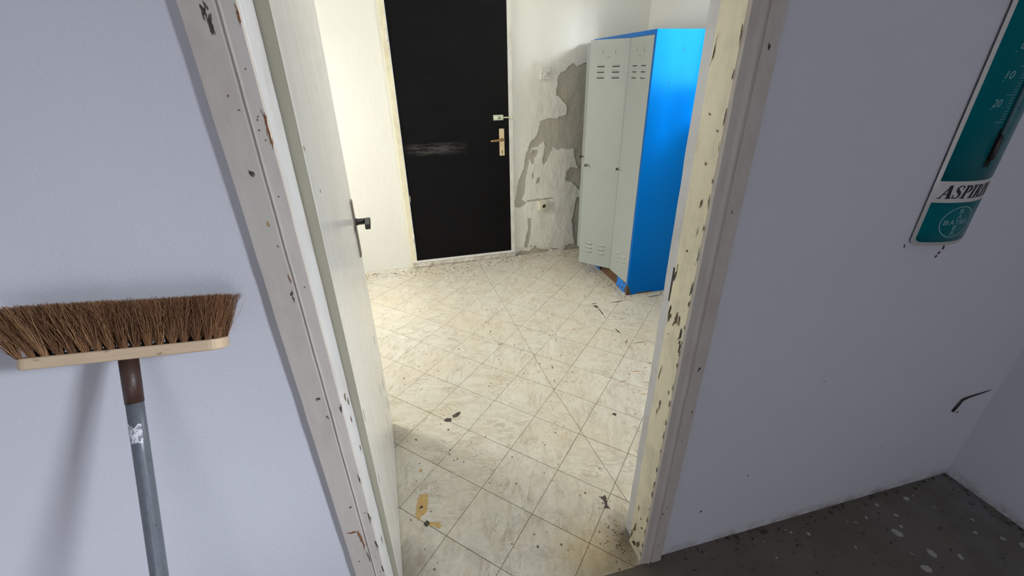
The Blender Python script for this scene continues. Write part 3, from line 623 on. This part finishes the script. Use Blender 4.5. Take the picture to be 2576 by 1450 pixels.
# ------------------------------------------------------------------ black door in the far wall
d2 = empty('door_2', (0.465, YB, 0)); struct(d2, 'black painted door in the far wall with brass handle plate')
def L2(bl): return [(a - .465, b - .465, c - YB, d - YB, e, f) for a, b, c, d, e, f in bl]
boxes('door_leaf', L2([(0.0235, 0.9065, 3.698, 3.74, 0.066, 2.09)]), 'door_black_paint', d2, .0015)
boxes('frame_post', L2([(-0.025, 0.0215, 3.690, 3.80, 0.0, 2.125)]), 'far_frame_cream', d2, .003)
boxes('frame_post', L2([(0.9085, 0.945, 3.690, 3.80, 0.0, 2.125)]), 'far_frame_white', d2, .003)
boxes('frame_head', L2([(0.0215, 0.9085, 3.690, 3.80, 2.092, 2.125)]), 'far_frame_white', d2, .003)
boxes('sill', L2([(-0.02, 0.94, 3.684, 3.80, 0.044, 0.062)]), 'far_frame_white', d2, .003)
def rough_block(name, x0, x1, y0, y1, z0, z1, mat, parent, seed):
    vs, fs = [], []; n = 70
    prof = [(y1, z0), (y0, z0), (y0 - .004, z0 + (z1 - z0) * .45), (y0 + .004, z1), (y1, z1)]
    for i in range(n + 1):
        x = x0 + (x1 - x0) * i / n
        for k, (y, z) in enumerate(prof):
            q = Vector((x * 22 + seed, k * 3.1, 0)); j = .006 if k in (1, 2, 3) else 0
            vs.append((x, y + mnoise.fractal(q, 1, 2, 3) * j, z + (mnoise.fractal(q + Vector((9, 9, 0)), 1, 2, 3) * j if k == 2 else 0)))
    m = len(prof)
    for i in range(n):
        for k in range(m): fs.append((i * m + k, i * m + (k + 1) % m, (i + 1) * m + (k + 1) % m, (i + 1) * m + k))
    fs += [tuple(range(m)), tuple(reversed(range(n * m, n * m + m)))]
    return pydata(name, vs, fs, mat, parent)
rough_block('cement_step', -.465 - .01, .475, 3.676 - YB, .08, -0.002, .0435, 'cement', d2, 3)
pb = boxes('handle_plate', L2([(0.822, 0.866, 3.6935, 3.6985, 0.944, 1.163)]), 'brass_plate', d2, .003)
tubeo('lever_neck', [(.843 - .465, -.012, 1.077), (.843 - .465, -.055, 1.077)], [.013, .010], 'bronze', d2, 14)
tubeo('lever', [(.850 - .465, -.053, 1.079), (.830 - .465, -.055, 1.078), (.79 - .465, -.054, 1.074), (.742 - .465, -.052, 1.072)], [.0115, .011, .0085, .0075], 'bronze', d2, 12)
flat_on('keyhole', [(.842 - .465, .962), (.848 - .465, .962), (.8475 - .465, .978), (.850 - .465, .983), (.847 - .465, .988), (.843 - .465, .988), (.840 - .465, .983), (.8425 - .465, .978)], 'y-', -.0163, 'hole_black', d2, .0006)
for (x, z) in ((.828, 1.156), (.859, 1.156), (.845, .950)): flat_on('screw', jag((x - .465, z), .0032, .0032, 10, 0, 0, 1), 'y-', -.0163, 'lock_dark', d2, .0008)
bp = boxes('bolt_plate', L2([(0.777, 0.862, 3.695, 3.698, 1.229, 1.271)]), 'bolt_steel', d2, .0008)
boxes('bolt_strap', L2([(0.790, 0.812, 3.684, 3.696, 1.232, 1.268)]), 'bolt_steel', d2, .003)
boxes('bolt_strap', L2([(0.836, 0.858, 3.684, 3.696, 1.232, 1.268)]), 'bolt_steel', d2, .003)
tubeo('bolt_bar', [(.782 - .465, -.022, 1.249), (.925 - .465, -.022, 1.249)], .0065, 'bolt_steel', d2, 10)
tubeo('bolt_knob', [(.822 - .465, -.022, 1.249), (.822 - .465, -.042, 1.249)], [.004, .006], 'lock_dark', d2, 10)
boxes('bolt_keeper', L2([(0.912, 0.938, 3.674, 3.6895, 1.232, 1.266)]), 'bolt_steel', d2, .004)
tubeo('hinge', [(.012 - .465, -.024, 1.80), (.012 - .465, -.024, 1.885)], .007, 'far_frame_white', d2)
tubeo('hinge', [(.018 - .465, -.024, .245), (.018 - .465, -.024, .33)], .007, 'far_frame_white', d2)
flat_on('paint_chip', jag((.030 - .465, .635), .003, .028, 10, .2, 0, 3), 'y-', -.0122, 'far_frame_white', d2)

# ------------------------------------------------------------------ switch and socket
sw = empty('light_switch', (1.222, YB, 1.567)); tag(sw, 'square white rocker light switch beside the black door', 'light switch'); sw.rotation_euler[1] = math.radians(1.5)
boxes('cover_plate', [(-.041, .041, -.020, .004, -.044, .044)], 'switch_plastic', sw, .003)
rk = boxes('rocker', [(-.015, .016, -.027, -.019, -.020, .018)], 'switch_plastic', sw, .003); rk.rotation_euler[0] = math.radians(6)
for x in (-.027, .024): flat_on('screw', jag((x, 0.002), .0034, .0034, 10, 0, 0, 1), 'y-', -.0198, 'lock_dark', sw, .0008)
so = empty('power_socket', (1.225, YB, 0.474)); tag(so, 'yellowed round power socket on the peeling wall near the floor', 'socket')
boxes('cover_plate', [(-.041, .041, -.024, .006, -.044, .041)], 'socket_plastic', so, .003)
lathe_y('socket_ring', [(.024, -.023), (.024, -.032), (.0185, -.032), (.0185, -.0245)], (0, 0, -.004), 'socket_plastic', so)
lathe_y('socket_well', [(.0184, -.0248), (.0184, -.0252)], (0, 0, -.004), 'socket_dark', so)
for x in (-.008, .008): lathe_y('socket_hole', [(.0028, -.0256), (.0028, -.0258)], (x, 0, -.004), 'hole_black', so, 8)
boxes('earth_clip', [(-.002, .002, -.029, -.0252, .008, .0135)], 'lock_metal', so)
boxes('earth_clip', [(-.002, .002, -.029, -.0252, -.0215, -.016)], 'lock_metal', so)

# ------------------------------------------------------------------ locker
lk = empty('metal_locker', (1.58, 2.665, 0)); tag(lk, 'tall blue steel locker with three grey doors and rusted base', 'locker')
LWd, LD, LH = 0.915, 0.50, 1.80
boxes('side_panel', [(0.0, LD, 0, .0012 + .001, 0.0, LH)], 'locker_blue', lk)
boxes('side_panel', [(0.0, LD, LWd - .002, LWd, 0.0, LH)], 'locker_blue', lk)
boxes('top_panel', [(0.0, LD, .0022, LWd - .002, LH - .002, LH)], 'locker_blue', lk)
boxes('back_panel', [(LD - .002, LD, .0022, LWd - .002, .0, LH - .002)], 'locker_blue', lk)
boxes('bottom_panel', [(0.004, LD - .002, .0022, LWd - .002, .088, .092)], 'locker_blue', lk)
for y in (.3135, .6065): boxes('divider', [(0.003, LD - .002, y - .001, y + .001, .092, LH - .002)], 'locker_blue', lk)
boxes('front_rail', [(0.0, .02, .0022, LWd - .002, LH - .026, LH - .002)], 'locker_blue', lk)
boxes('front_stile', [(0.0, .02, .0022, .020, .0, LH - .026)], 'locker_blue', lk)
boxes('front_stile', [(0.0, .02, LWd - .020, LWd - .002, .0, LH - .026)], 'locker_blue', lk)
pt = [(.0, .0), (.19, .0), (.20, .025), (.19, .06), (.165, .092), (.0, .092)]
def plinth(name, pts, x0, x1, mat, seed, amt=.004):
    pts = rough_poly(pts, .012, amt, seed); n = len(pts)
    vs = [(x0, y, max(0, z)) for y, z in pts] + [(x1, y, max(0, z)) for y, z in pts]
    fs = [tuple(range(n)), tuple(reversed(range(n, 2 * n)))] + [(i, (i + 1) % n, n + (i + 1) % n, n + i) for i in range(n)]
    o = pydata(name, vs, fs, mat, lk)
    bm = bmesh.new(); bm.from_mesh(o.data); bmesh.ops.triangulate(bm, faces=[f for f in bm.faces if len(f.verts) > 4]); bmesh.ops.recalc_face_normals(bm, faces=bm.faces); bm.to_mesh(o.data); bm.free(); return o
boxes('plinth', [(0.012, .020, .02, LWd - .02, 0.0, .088)], 'rust', lk)
plinth('base_corner', [(.003, 0), (.175, 0), (.185, .03), (.165, .055), (.18, .075), (.17, .093), (.003, .093)], -.0005, .006, 'locker_blue_rusting', 3)
plinth('base_corner', [(.50, .0), (.63, .0), (.70, .0), (.70, .093), (.495, .093), (.50, .05)], -.0005, .006, 'locker_blue_rusting', 4)
flat_on('rust_patch', rough_poly([(.0, .0), (.035, .0), (.028, .03), (.012, .065), (.0, .085)], .008, .004, 5), 'y-', -.0003, 'rust', lk, .0006)
flat_on('rust_patch', rough_poly([(.06, .0), (.24, .0), (.20, .012), (.12, .014), (.08, .010)], .012, .004, 6), 'y-', -.0003, 'rust', lk, .0006)
flat_on('rust_patch', rough_poly([(.0, .0), (.03, .0), (.025, .03), (.035, .05), (.015, .09), (.0, .10)], .008, .003, 7), 'x-', -.0008, 'rust', lk, .0006)
for (x, z, a) in ((.200, 1.690, .010), (.124, 1.494, .016)):
    boxes('punch_mark', [(x, x + .0016, -.0008, .0005, z - a, z + a), (x - a * .8, x, -.0008, .0005, z + a - .002, z + a)], 'slot_dark', lk)
flat_on('plaster_lump', jag((-.012, .018), .012, .009, 10, .3, 0, 4), 'z', 0.0005, 'plaster_flake', lk, .012)

def louvre_mesh():
    me = bpy.data.meshes.new('vent_louvre'); vs, fs = [], []; n = 9; L, H, D = .027, .017, .0085
    for i in range(n):
        u = -1 + 2 * i / (n - 1); k = max(0.0, 1 - abs(u) ** 6) ** .5; y = u * L
        vs += [(0, y, H * .5), (-D * .55 * k, y, H * .25), (-D * k, y, -H * .10), (-D * .96 * k, y, -H * .16), (-.0004, y, -H * .5)]
    for i in range(n - 1):
        for k in range(4): fs.append((i * 5 + k, i * 5 + k + 1, i * 5 + 5 + k + 1, i * 5 + 5 + k))
    me.from_pydata(vs, [], fs); me.update(); me.materials.append(MAT['locker_grey']); me.materials.append(MAT['slot_dark'])
    for p in me.polygons:
        p.use_smooth = True
        if p.index % 4 == 3: p.material_index = 1
    return me
LM = louvre_mesh()
DW, DZ0, DZ1 = 0.286, 0.095, 1.772
def locker_door(hy, ang, first=False):
    d = boxes('door', [(-.0012, 0, 0, DW, DZ0, DZ1), (0, .016, 0, .0015, DZ0, DZ1), (0, .016, DW - .0015, DW, DZ0, DZ1), (0, .016, .0015, DW - .0015, DZ0, DZ0 + .0015), (0, .016, .0015, DW - .0015, DZ1 - .0015, DZ1)], 'locker_grey', lk)
    d.location = (-.0006, hy, 0); d.rotation_euler[2] = math.radians(ang)
    for y in (.088, .200):
        for z in (1.612, 1.576, 1.540, .283, .247, .211):
            o = bpy.data.objects.new('vent_louvre', LM); COL.objects.link(o); o.parent = d; o.location = (-.0012, y, z)
    for y, z, a, b in ((.099, 1.695, .001, .014), (.190, 1.70, .001, .014), (.148, 1.664, .013, .001)):
        boxes('card_slot', [(-.0018, -.0008, y - a, y + a, z - b, z + b)], 'slot_dark', d)
    LZ = .925
    vs, fs = tube([(-.0012, DW - .022, LZ), (-.004, DW - .022, LZ), (-.005, DW - .022, LZ), (-.022, DW - .022, LZ), (-.0225, DW - .022, LZ)], [.0125, .0125, .0085, .0085, .010], 14)
    finish(pydata('lock', vs, fs, 'lock_metal', d), 0, 0, True)
    boxes('key', [(-.040, -.022, DW - .0235, DW - .0205, LZ - .009, LZ + .007)], 'lock_dark', d, .001)
    pth = [(-.036 + .0095 * math.cos(t), DW - .022 + .003 * math.sin(t), LZ - .018 + .011 * math.sin(t)) for t in [k * .42 for k in range(16)]]
    vs, fs = tube(pth, .0008, 6); pydata('key_ring', vs, fs, 'lock_metal', d)
    return d
locker_door(.022, 0.6)
locker_door(.317, 42.0)
locker_door(.611, 12.0)

# ------------------------------------------------------------------ broom
bx = Vector((math.cos(math.radians(-2.6)), 0, math.sin(math.radians(-2.6))))
th = math.radians(26)
ba = Vector((0.0, math.sin(th), math.cos(th))); ba = (ba - bx * ba.dot(bx)).normalized(); bp_ = ba.cross(bx).normalized()   # bp_ towards the wall
if bp_.y < 0: bp_ = -bp_
BC = Vector((-0.4755, 0.7225, 1.186))
def W(u, v, a): return BC + bx * u + bp_ * v + ba * a     # along head, towards wall, along axis
br = empty('broom', (-0.50, 0.16, 0.0)); tag(br, 'upturned broom with brown coir bristles and grey pole leaning on the wall', 'broom')
def bo(o):
    o.parent = br; o.matrix_parent_inverse = Matrix.Translation(-Vector(br.location)); return o
def head_block():
    n = 14; vs, fs = [], []; L, Wd = .142, .026; r = .018
    out = []
    for (cx, cy, a0) in ((L - r, Wd - r, 0), (-L + r, Wd - r, 90), (-L + r, -Wd + r, 180), (L - r, -Wd + r, 270)):
        for k in range(6): t = math.radians(a0 + k * 18); out.append((cx + r * math.cos(t), cy + r * math.sin(t)))
    m = len(out)
    for a in (-.010, .010):
        for x, y in out: vs.append(W(x, y, a + (.0 if a > 0 else .006 * max(0, abs(x) / L - .6) ** 1.2)))
    fs = [tuple(range(m, 2 * m)), tuple(reversed(range(m)))] + [(i, (i + 1) % m, m + (i + 1) % m, m + i) for i in range(m)]
    return finish(bo(pydata('head_block', vs, fs, 'broom_wood')), .003, 3)
head_block()
def tuft(u0, v0, rn, name='bristle_tuft'):
    vs, fs, tone = [], [], []
    t0 = rn.uniform(-.10, .10)
    s = u0 / .138
    leanu = ((.22 if s < 0 else .15) * s) + (-.10 if s < 0 else .02) + (-.16 * max(0, -s - .3))
    leanv = v0 / .02 * .10
    for _ in range(120):
        a = rn.uniform(0, 6.283); r = math.sqrt(rn.random())
        bu, bv = u0 + r * .0042 * math.cos(a), v0 + r * .0042 * math.sin(a)
        L = rn.gauss(.0745, .0022) * (1.0 + .03 * abs(s)) * (1.03 if s < 0 else 1.0 - .05 * s)
        if rn.random() < .12: L *= rn.uniform(.75, .98)
        fu = leanu + r * math.cos(a) * .15 + rn.gauss(0, .035); fv = leanv + r * math.sin(a) * .13 + rn.gauss(0, .035)
        if rn.random() < .05: fu += rn.gauss(0, .22); fv -= abs(rn.gauss(0, .10))
        cu, cv = rn.gauss(0, .010), rn.gauss(0, .008); w0 = rn.uniform(.00030, .00052); ph = rn.uniform(0, 6.28)
        b = len(vs); tn = min(1, max(0, .42 + t0 + rn.gauss(0, .20))); K = 5
        for k in range(K):
            q = k / (K - 1); av = .009 + (L) * q
            u = bu + fu * L * q + cu * math.sin(q * 3.1 + ph) * q; v = bv + fv * L * q + cv * math.sin(q * 2.6 + ph) * q
            v = min(v, (.795 - .0015 - BC.y - ba.y * av - bx.y * u) / bp_.y)
            ww = w0 * (1 - .45 * q)
            for j in range(3):
                t = 2.094 * j + ph; vs.append(W(u + ww * math.cos(t), v + ww * math.sin(t), av)); tone.append(tn)
        for k in range(K - 1):
            for j in range(3): fs.append((b + k * 3 + j, b + k * 3 + (j + 1) % 3, b + k * 3 + 3 + (j + 1) % 3, b + k * 3 + 3 + j))
    o = bo(pydata(name, vs, fs, 'coir_fibre'))
    at = o.data.attributes.new('tone', 'FLOAT', 'POINT'); at.data.foreach_set('value', tone)
rn = random.Random(11)
for row, v0 in enumerate((-.019, -.0063, .0063, .019)):
    for k in range(16):
        u0 = -.134 + .268 * (k + (.0, .5, .2, .7)[row] * .9) / 15.7
        tuft(u0 + rn.uniform(-.001, .001), v0, rn)
def along(a, off=-.003): return W(off - .034 * (a + .02), 0, a)
bo(tubeo('sleeve', [along(-.009), along(-.05), along(-.0835)], [.0132, .0132, .0128], 'sleeve_brown', None, 20))
# pole down to the floor
endA = -.0
p0, p1 = along(-.0835), along(-1.0); dirv = (p1 - p0).normalized(); tfl = (0.012 - p0.z) / dirv.z
bo(tubeo('pole', [p0 - dirv * .02 + dirv * (tfl + .02) * k / 12 for k in range(13)], .0121, 'pole_grey', None, 20))
def sticker():
    rn = random.Random(5); vs, fs = [], []; n = 12
    for i in range(n + 1):
        ang = math.radians(170 + 150 * i / n)
        for k, a in enumerate((-.118 + rn.uniform(-.006, .003), -.148 + rn.uniform(-.002, .002))):
            c = along(a); vs.append(c + (bx * math.cos(ang) + bp_ * math.sin(ang)) * .01245)
    for i in range(n): fs.append((i * 2, i * 2 + 1, i * 2 + 3, i * 2 + 2))
    o = bo(pydata('sticker_remnant', vs, fs, 'sticker_white')); m = o.modifiers.new('s', 'SOLIDIFY'); m.thickness = .0003; return o
sticker()

# ------------------------------------------------------------------ enamel thermometer sign
TX0, TW, TB, TZ0, TZ1 = 1.303, 0.196, 0.029, 1.150, 2.02
tm = empty('wall_thermometer', (TX0 + TW / 2, YN, TZ0)); tag(tm, 'teal enamel thermometer sign with white border and black lettering on the wall', 'thermometer')
def surf(u, z, off=0.0):          # u: 0..TW across, convex face bulging from the wall
    t = u / TW; e = .006 + TB * 4 * t * (1 - t); sl = TB * 4 * (1 - 2 * t) / TW
    nx, ny = -sl, -1.0; L = math.hypot(nx, ny); nx, ny = nx / L, ny / L
    return Vector((TX0 + u + nx * off - (TX0 + TW / 2), YN - e + ny * off - YN, z - TZ0))
def sheet(name, u0, u1, z0, z1, off, rad, mat, th=0.0, n=28, corners=(1, 1, 1, 1)):
    vs, fs = [], []
    def cut(u, c0, c1):
        d = min(u - u0, u1 - u); left = (u - u0) < (u1 - u)
        if not (c0 if left else c1) or d >= rad: return 0.0
        return rad - math.sqrt(max(0, rad * rad - (rad - d) ** 2))
    us = sorted({u0 + (u1 - u0) * i / n for i in range(n + 1)} | {u0 + rad * (1 - math.cos(k * .26)) for k in range(7)} | {u1 - rad * (1 - math.cos(k * .26)) for k in range(7)})
    for u in us:
        a, b = z0 + cut(u, corners[0], corners[1]), z1 - cut(u, corners[2], corners[3])
        for k in range(5): vs.append(surf(u, a + (b - a) * k / 4, off))
    for i in range(len(us) - 1):
        for k in range(4): fs.append((i * 5 + k, (i + 1) * 5 + k, (i + 1) * 5 + k + 1, i * 5 + k + 1))
    o = pydata(name, vs, fs, mat, tm)
    for p in o.data.polygons: p.use_smooth = True
    if th: m = o.modifiers.new('s', 'SOLIDIFY'); m.thickness = th; m.offset = -1
    return o
sheet('enamel_plate', 0, TW, TZ0, TZ1, 0, .016, 'enamel_white', .0016)
B0, B1 = 1.2675, 1.3225
sheet('lower_panel', .008, TW - .008, TZ0 + .010, B0, .0005, .012, 'enamel_teal', .0006, corners=(1, 1, 0, 0))
sheet('upper_panel', .008, TW - .008, B1, TZ1 - .010, .0005, .012, 'enamel_teal', .0006, corners=(0, 0, 1, 1))
def on_surface(name, polys, off, mat):
    """polys: list of (u,z) polygons laid on the curved face"""
    vs, fs = [], []
    for pl_ in polys:
        b = len(vs); vs += [surf(u, z, off) for u, z in pl_]; fs.append(tuple(range(b, b + len(pl_))))
    o = pydata(name, vs, fs, mat, tm); m = o.modifiers.new('s', 'SOLIDIFY'); m.thickness = .0004; m.offset = 0
    return o
def stroke(pts, wds):
    out = []; pts = [Vector(p) for p in pts]; L, R = [], []
    for i, p in enumerate(pts):
        d = (pts[min(i + 1, len(pts) - 1)] - pts[max(0, i - 1)]).normalized(); n = Vector((-d.y, d.x)); w_ = wds[i] if isinstance(wds, (list, tuple)) else wds
        L.append(p + n * w_ / 2); R.append(p - n * w_ / 2)
    for i in range(len(pts) - 1): out.append([tuple(R[i]), tuple(R[i + 1]), tuple(L[i + 1]), tuple(L[i])])
    return out
def rect(x0, x1, y0, y1): return [[(x0, y0), (x1, y0), (x1, y1), (x0, y1)]]
def arc(cx, cy, rx, ry, a0, a1, n, w0, w1):
    pts, ws = [], []
    for i in range(n + 1):
        t = math.radians(a0 + (a1 - a0) * i / n); pts.append((cx + rx * math.cos(t), cy + ry * math.sin(t))); ws.append(w0 + (w1 - w0) * abs(math.cos(t)) ** 1.5)
    return stroke(pts, ws)
SF = .055
GL = {
 'A': (0.92, stroke([(.13, 0), (.47, 1)], .075) + stroke([(.44, 1), (.76, 0)], .23) + rect(.24, .62, .29, .355) + rect(-.02, .27, 0, SF) + rect(.55, .94, 0, SF)),
 'S': (0.66, stroke([(.56, .80), (.50, .93), (.34, .975), (.18, .92), (.11, .78), (.18, .63), (.32, .53), (.46, .42), (.54, .27), (.48, .10), (.31, .025), (.14, .06), (.06, .20)], [.05, .06, .07, .10, .15, .18, .21, .20, .16, .11, .07, .06, .05]) + rect(.53, .58, .68, .98) + rect(.04, .09, .02, .30)),
 'P': (0.72, rect(.12, .34, 0, 1) + rect(0, .46, 0, SF) + rect(0, .40, 1 - SF, 1) + arc(.38, .72, .24, .25, 90, -90, 10, .06, .19)),
 'I': (0.46, rect(.12, .34, 0, 1) + rect(0, .46, 0, SF) + rect(0, .46, 1 - SF, 1)),
 'R': (0.86, rect(.12, .34, 0, 1) + rect(0, .44, 0, SF) + rect(0, .40, 1 - SF, 1) + arc(.38, .74, .23, .23, 90, -90, 10, .06, .18) + stroke([(.38, .50), (.50, .42), (.70, .03)], [.10, .20, .20]) + rect(.60, .86, 0, SF)),
 'N': (0.94, rect(.13, .20, 0, 1) + rect(.72, .79, 0, 1) + stroke([(.14, 1), (.76, 0)], .24) + rect(0, .33, 0, SF) + rect(.58, .92, 1 - SF, 1) + rect(0, .22, 1 - SF, 1)),
}
def lettering(word, u0, u1, z0, h, shear):
    tot = sum(GL[c][0] + .04 for c in word); k = (u1 - u0) / tot; x = u0
    for c in word:
        w_, pl_ = GL[c]
        on_surface('letter', [[(x + px * k + shear * py * h, z0 + py * h) for px, py in p] for p in pl_], .0009, 'print_black')
        x += (w_ + .04) * k
lettering('ASPIRIN', .014, .171, 1.2785, .0335, .22)
def font_polys(txt, size):
    cu = bpy.data.curves.new('t', 'FONT'); cu.body = txt; cu.size = size; cu.resolution_u = 3; cu.align_x = 'CENTER'; cu.align_y = 'CENTER'
    o = bpy.data.objects.new('t', cu); COL.objects.link(o); bpy.context.view_layer.update()
    me = bpy.data.meshes.new_from_object(o); bpy.data.objects.remove(o)
    ps = [[(me.vertices[i].co.x, me.vertices[i].co.y) for i in p.vertices] for p in me.polygons]
    bpy.data.meshes.remove(me); bpy.data.curves.remove(cu); return ps
def fitted(txt, cu, cz, w_, h, shear=0.0):
    ps = font_polys(txt, 1.0); xs = [x for p in ps for x, y in p]; ys = [y for p in ps for x, y in p]
    mx, my, sx, sy = (max(xs) + min(xs)) / 2, (max(ys) + min(ys)) / 2, w_ / (max(xs) - min(xs)), h / (max(ys) - min(ys))
    return [[(cu + (x - mx) * sx + shear * (y - my) * sy, cz + (y - my) * sy) for x, y in p] for p in ps]
EC, EZ, ER = TW * .465, 1.2145, .0415
ring = stroke([(EC + ER * 1.12 * math.cos(k * .1571), EZ + ER * math.sin(k * .1571)) for k in range(41)], .0022)
on_surface('emblem_ring', ring, .0009, 'print_pale')
for k, c in enumerate('BAYER'): on_surface('emblem_letter', fitted(c, EC + (k - 2) * .0158, EZ, .0128, .0125), .0009, 'print_pale')
for k, c in enumerate('BAYER'):
    if k != 2: on_surface('emblem_letter', fitted(c, EC, EZ - (k - 2) * .0150, .0125, .0118), .0009, 'print_pale')
# scale
Z20, DZ = 1.4905, .0590
for d in range(-1, 9):
    z = Z20 + d * DZ
    if d >= 0:
        v = abs(20 - 10 * d); s = str(v)
        for side in (-1, 1):
            on_surface('scale_number', fitted(s, TW / 2 + side * .046, z + .0125, .0085 * len(s), .0165, .15), .0009, 'print_pale')
    tick = []
    for side in (-1, 1):
        def seg(a, b, zz, w_=.0009):
            x0, x1 = TW / 2 + side * a, TW / 2 + side * b; x0, x1 = min(x0, x1), max(x0, x1)
            tick.append([(x0, zz - w_ / 2), (x1, zz - w_ / 2), (x1, zz + w_ / 2), (x0, zz + w_ / 2)])
        if d >= 0: seg(.010, .058, z)
        for q in range(1, 10):
            zz = z + q * DZ / 10
            if d == -1 and q < 5: continue
            if zz < TZ1 - .03: seg(.010, .034 if q == 5 else .021, zz)
    for tk in tick: on_surface('scale_tick', [tk], .0009, 'print_pale')
# slot with the bulb, and the capillary tube
on_surface('tube_slot', [[(TW / 2 - .009, 1.356), (TW / 2 + .009, 1.356), (TW / 2 + .009, 1.446), (TW / 2 - .009, 1.446)]], .0010, 'hole_black')
def tsurf(z, off): p = surf(TW / 2, z, off); return (p.x, p.y, p.z)
tubeo('bulb', [tsurf(1.372, .003), tsurf(1.376, .004), tsurf(1.425, .004), tsurf(1.434, .004)], [.003, .0058, .0058, .003], 'print_black', tm, 12)
tubeo('tube', [tsurf(1.430, .004), tsurf(1.96, .004)], .0034, 'tube_glass', tm, 12)
tubeo('screw', [tsurf(1.995, 0), tsurf(1.995, .0) [:1] + (tsurf(1.995, .0)[1] - .003,) + tsurf(1.995, 0)[2:]], [.006, .004], 'lock_metal', tm, 12)

# bent wire in the hall wall
wr = tubeo('bent_wire', [(1.913, YN - .003, .402), (1.9185, YN - .006, .432), (1.926, YN - .006, .457), (1.955, YN - .004, .461), (1.994, YN - .003, .464), (2.045, YN - .002, .467), (2.085, YN + .001, .468)], [.0042, .004, .0036, .003, .0024, .0018, .001], 'wire_dark')
tag(wr, 'bent dark wire sticking out of the plaster low on the right', 'wire')
bpy.context.view_layer.update()
for k, (x, z, rx, rz) in enumerate([(1.452, 1.124, .004, .006), (1.444, 1.108, .006, .003), (1.438, 1.098, .004, .004), (1.298, 1.145, .0018, .005), (1.62, .30, .003, .002), (1.20, .70, .002, .002), (.86, .20, .004, .006), (1.02, .33, .002, .004), (1.95, .385, .008, .003)]):
    flat_on('scuff_mark', jag((x, z), rx, rz, 11, .5, .3, 400 + k), 'y-', YN - .0002, 'chip_dark', wp, .0004)
bpy.context.view_layer.update()
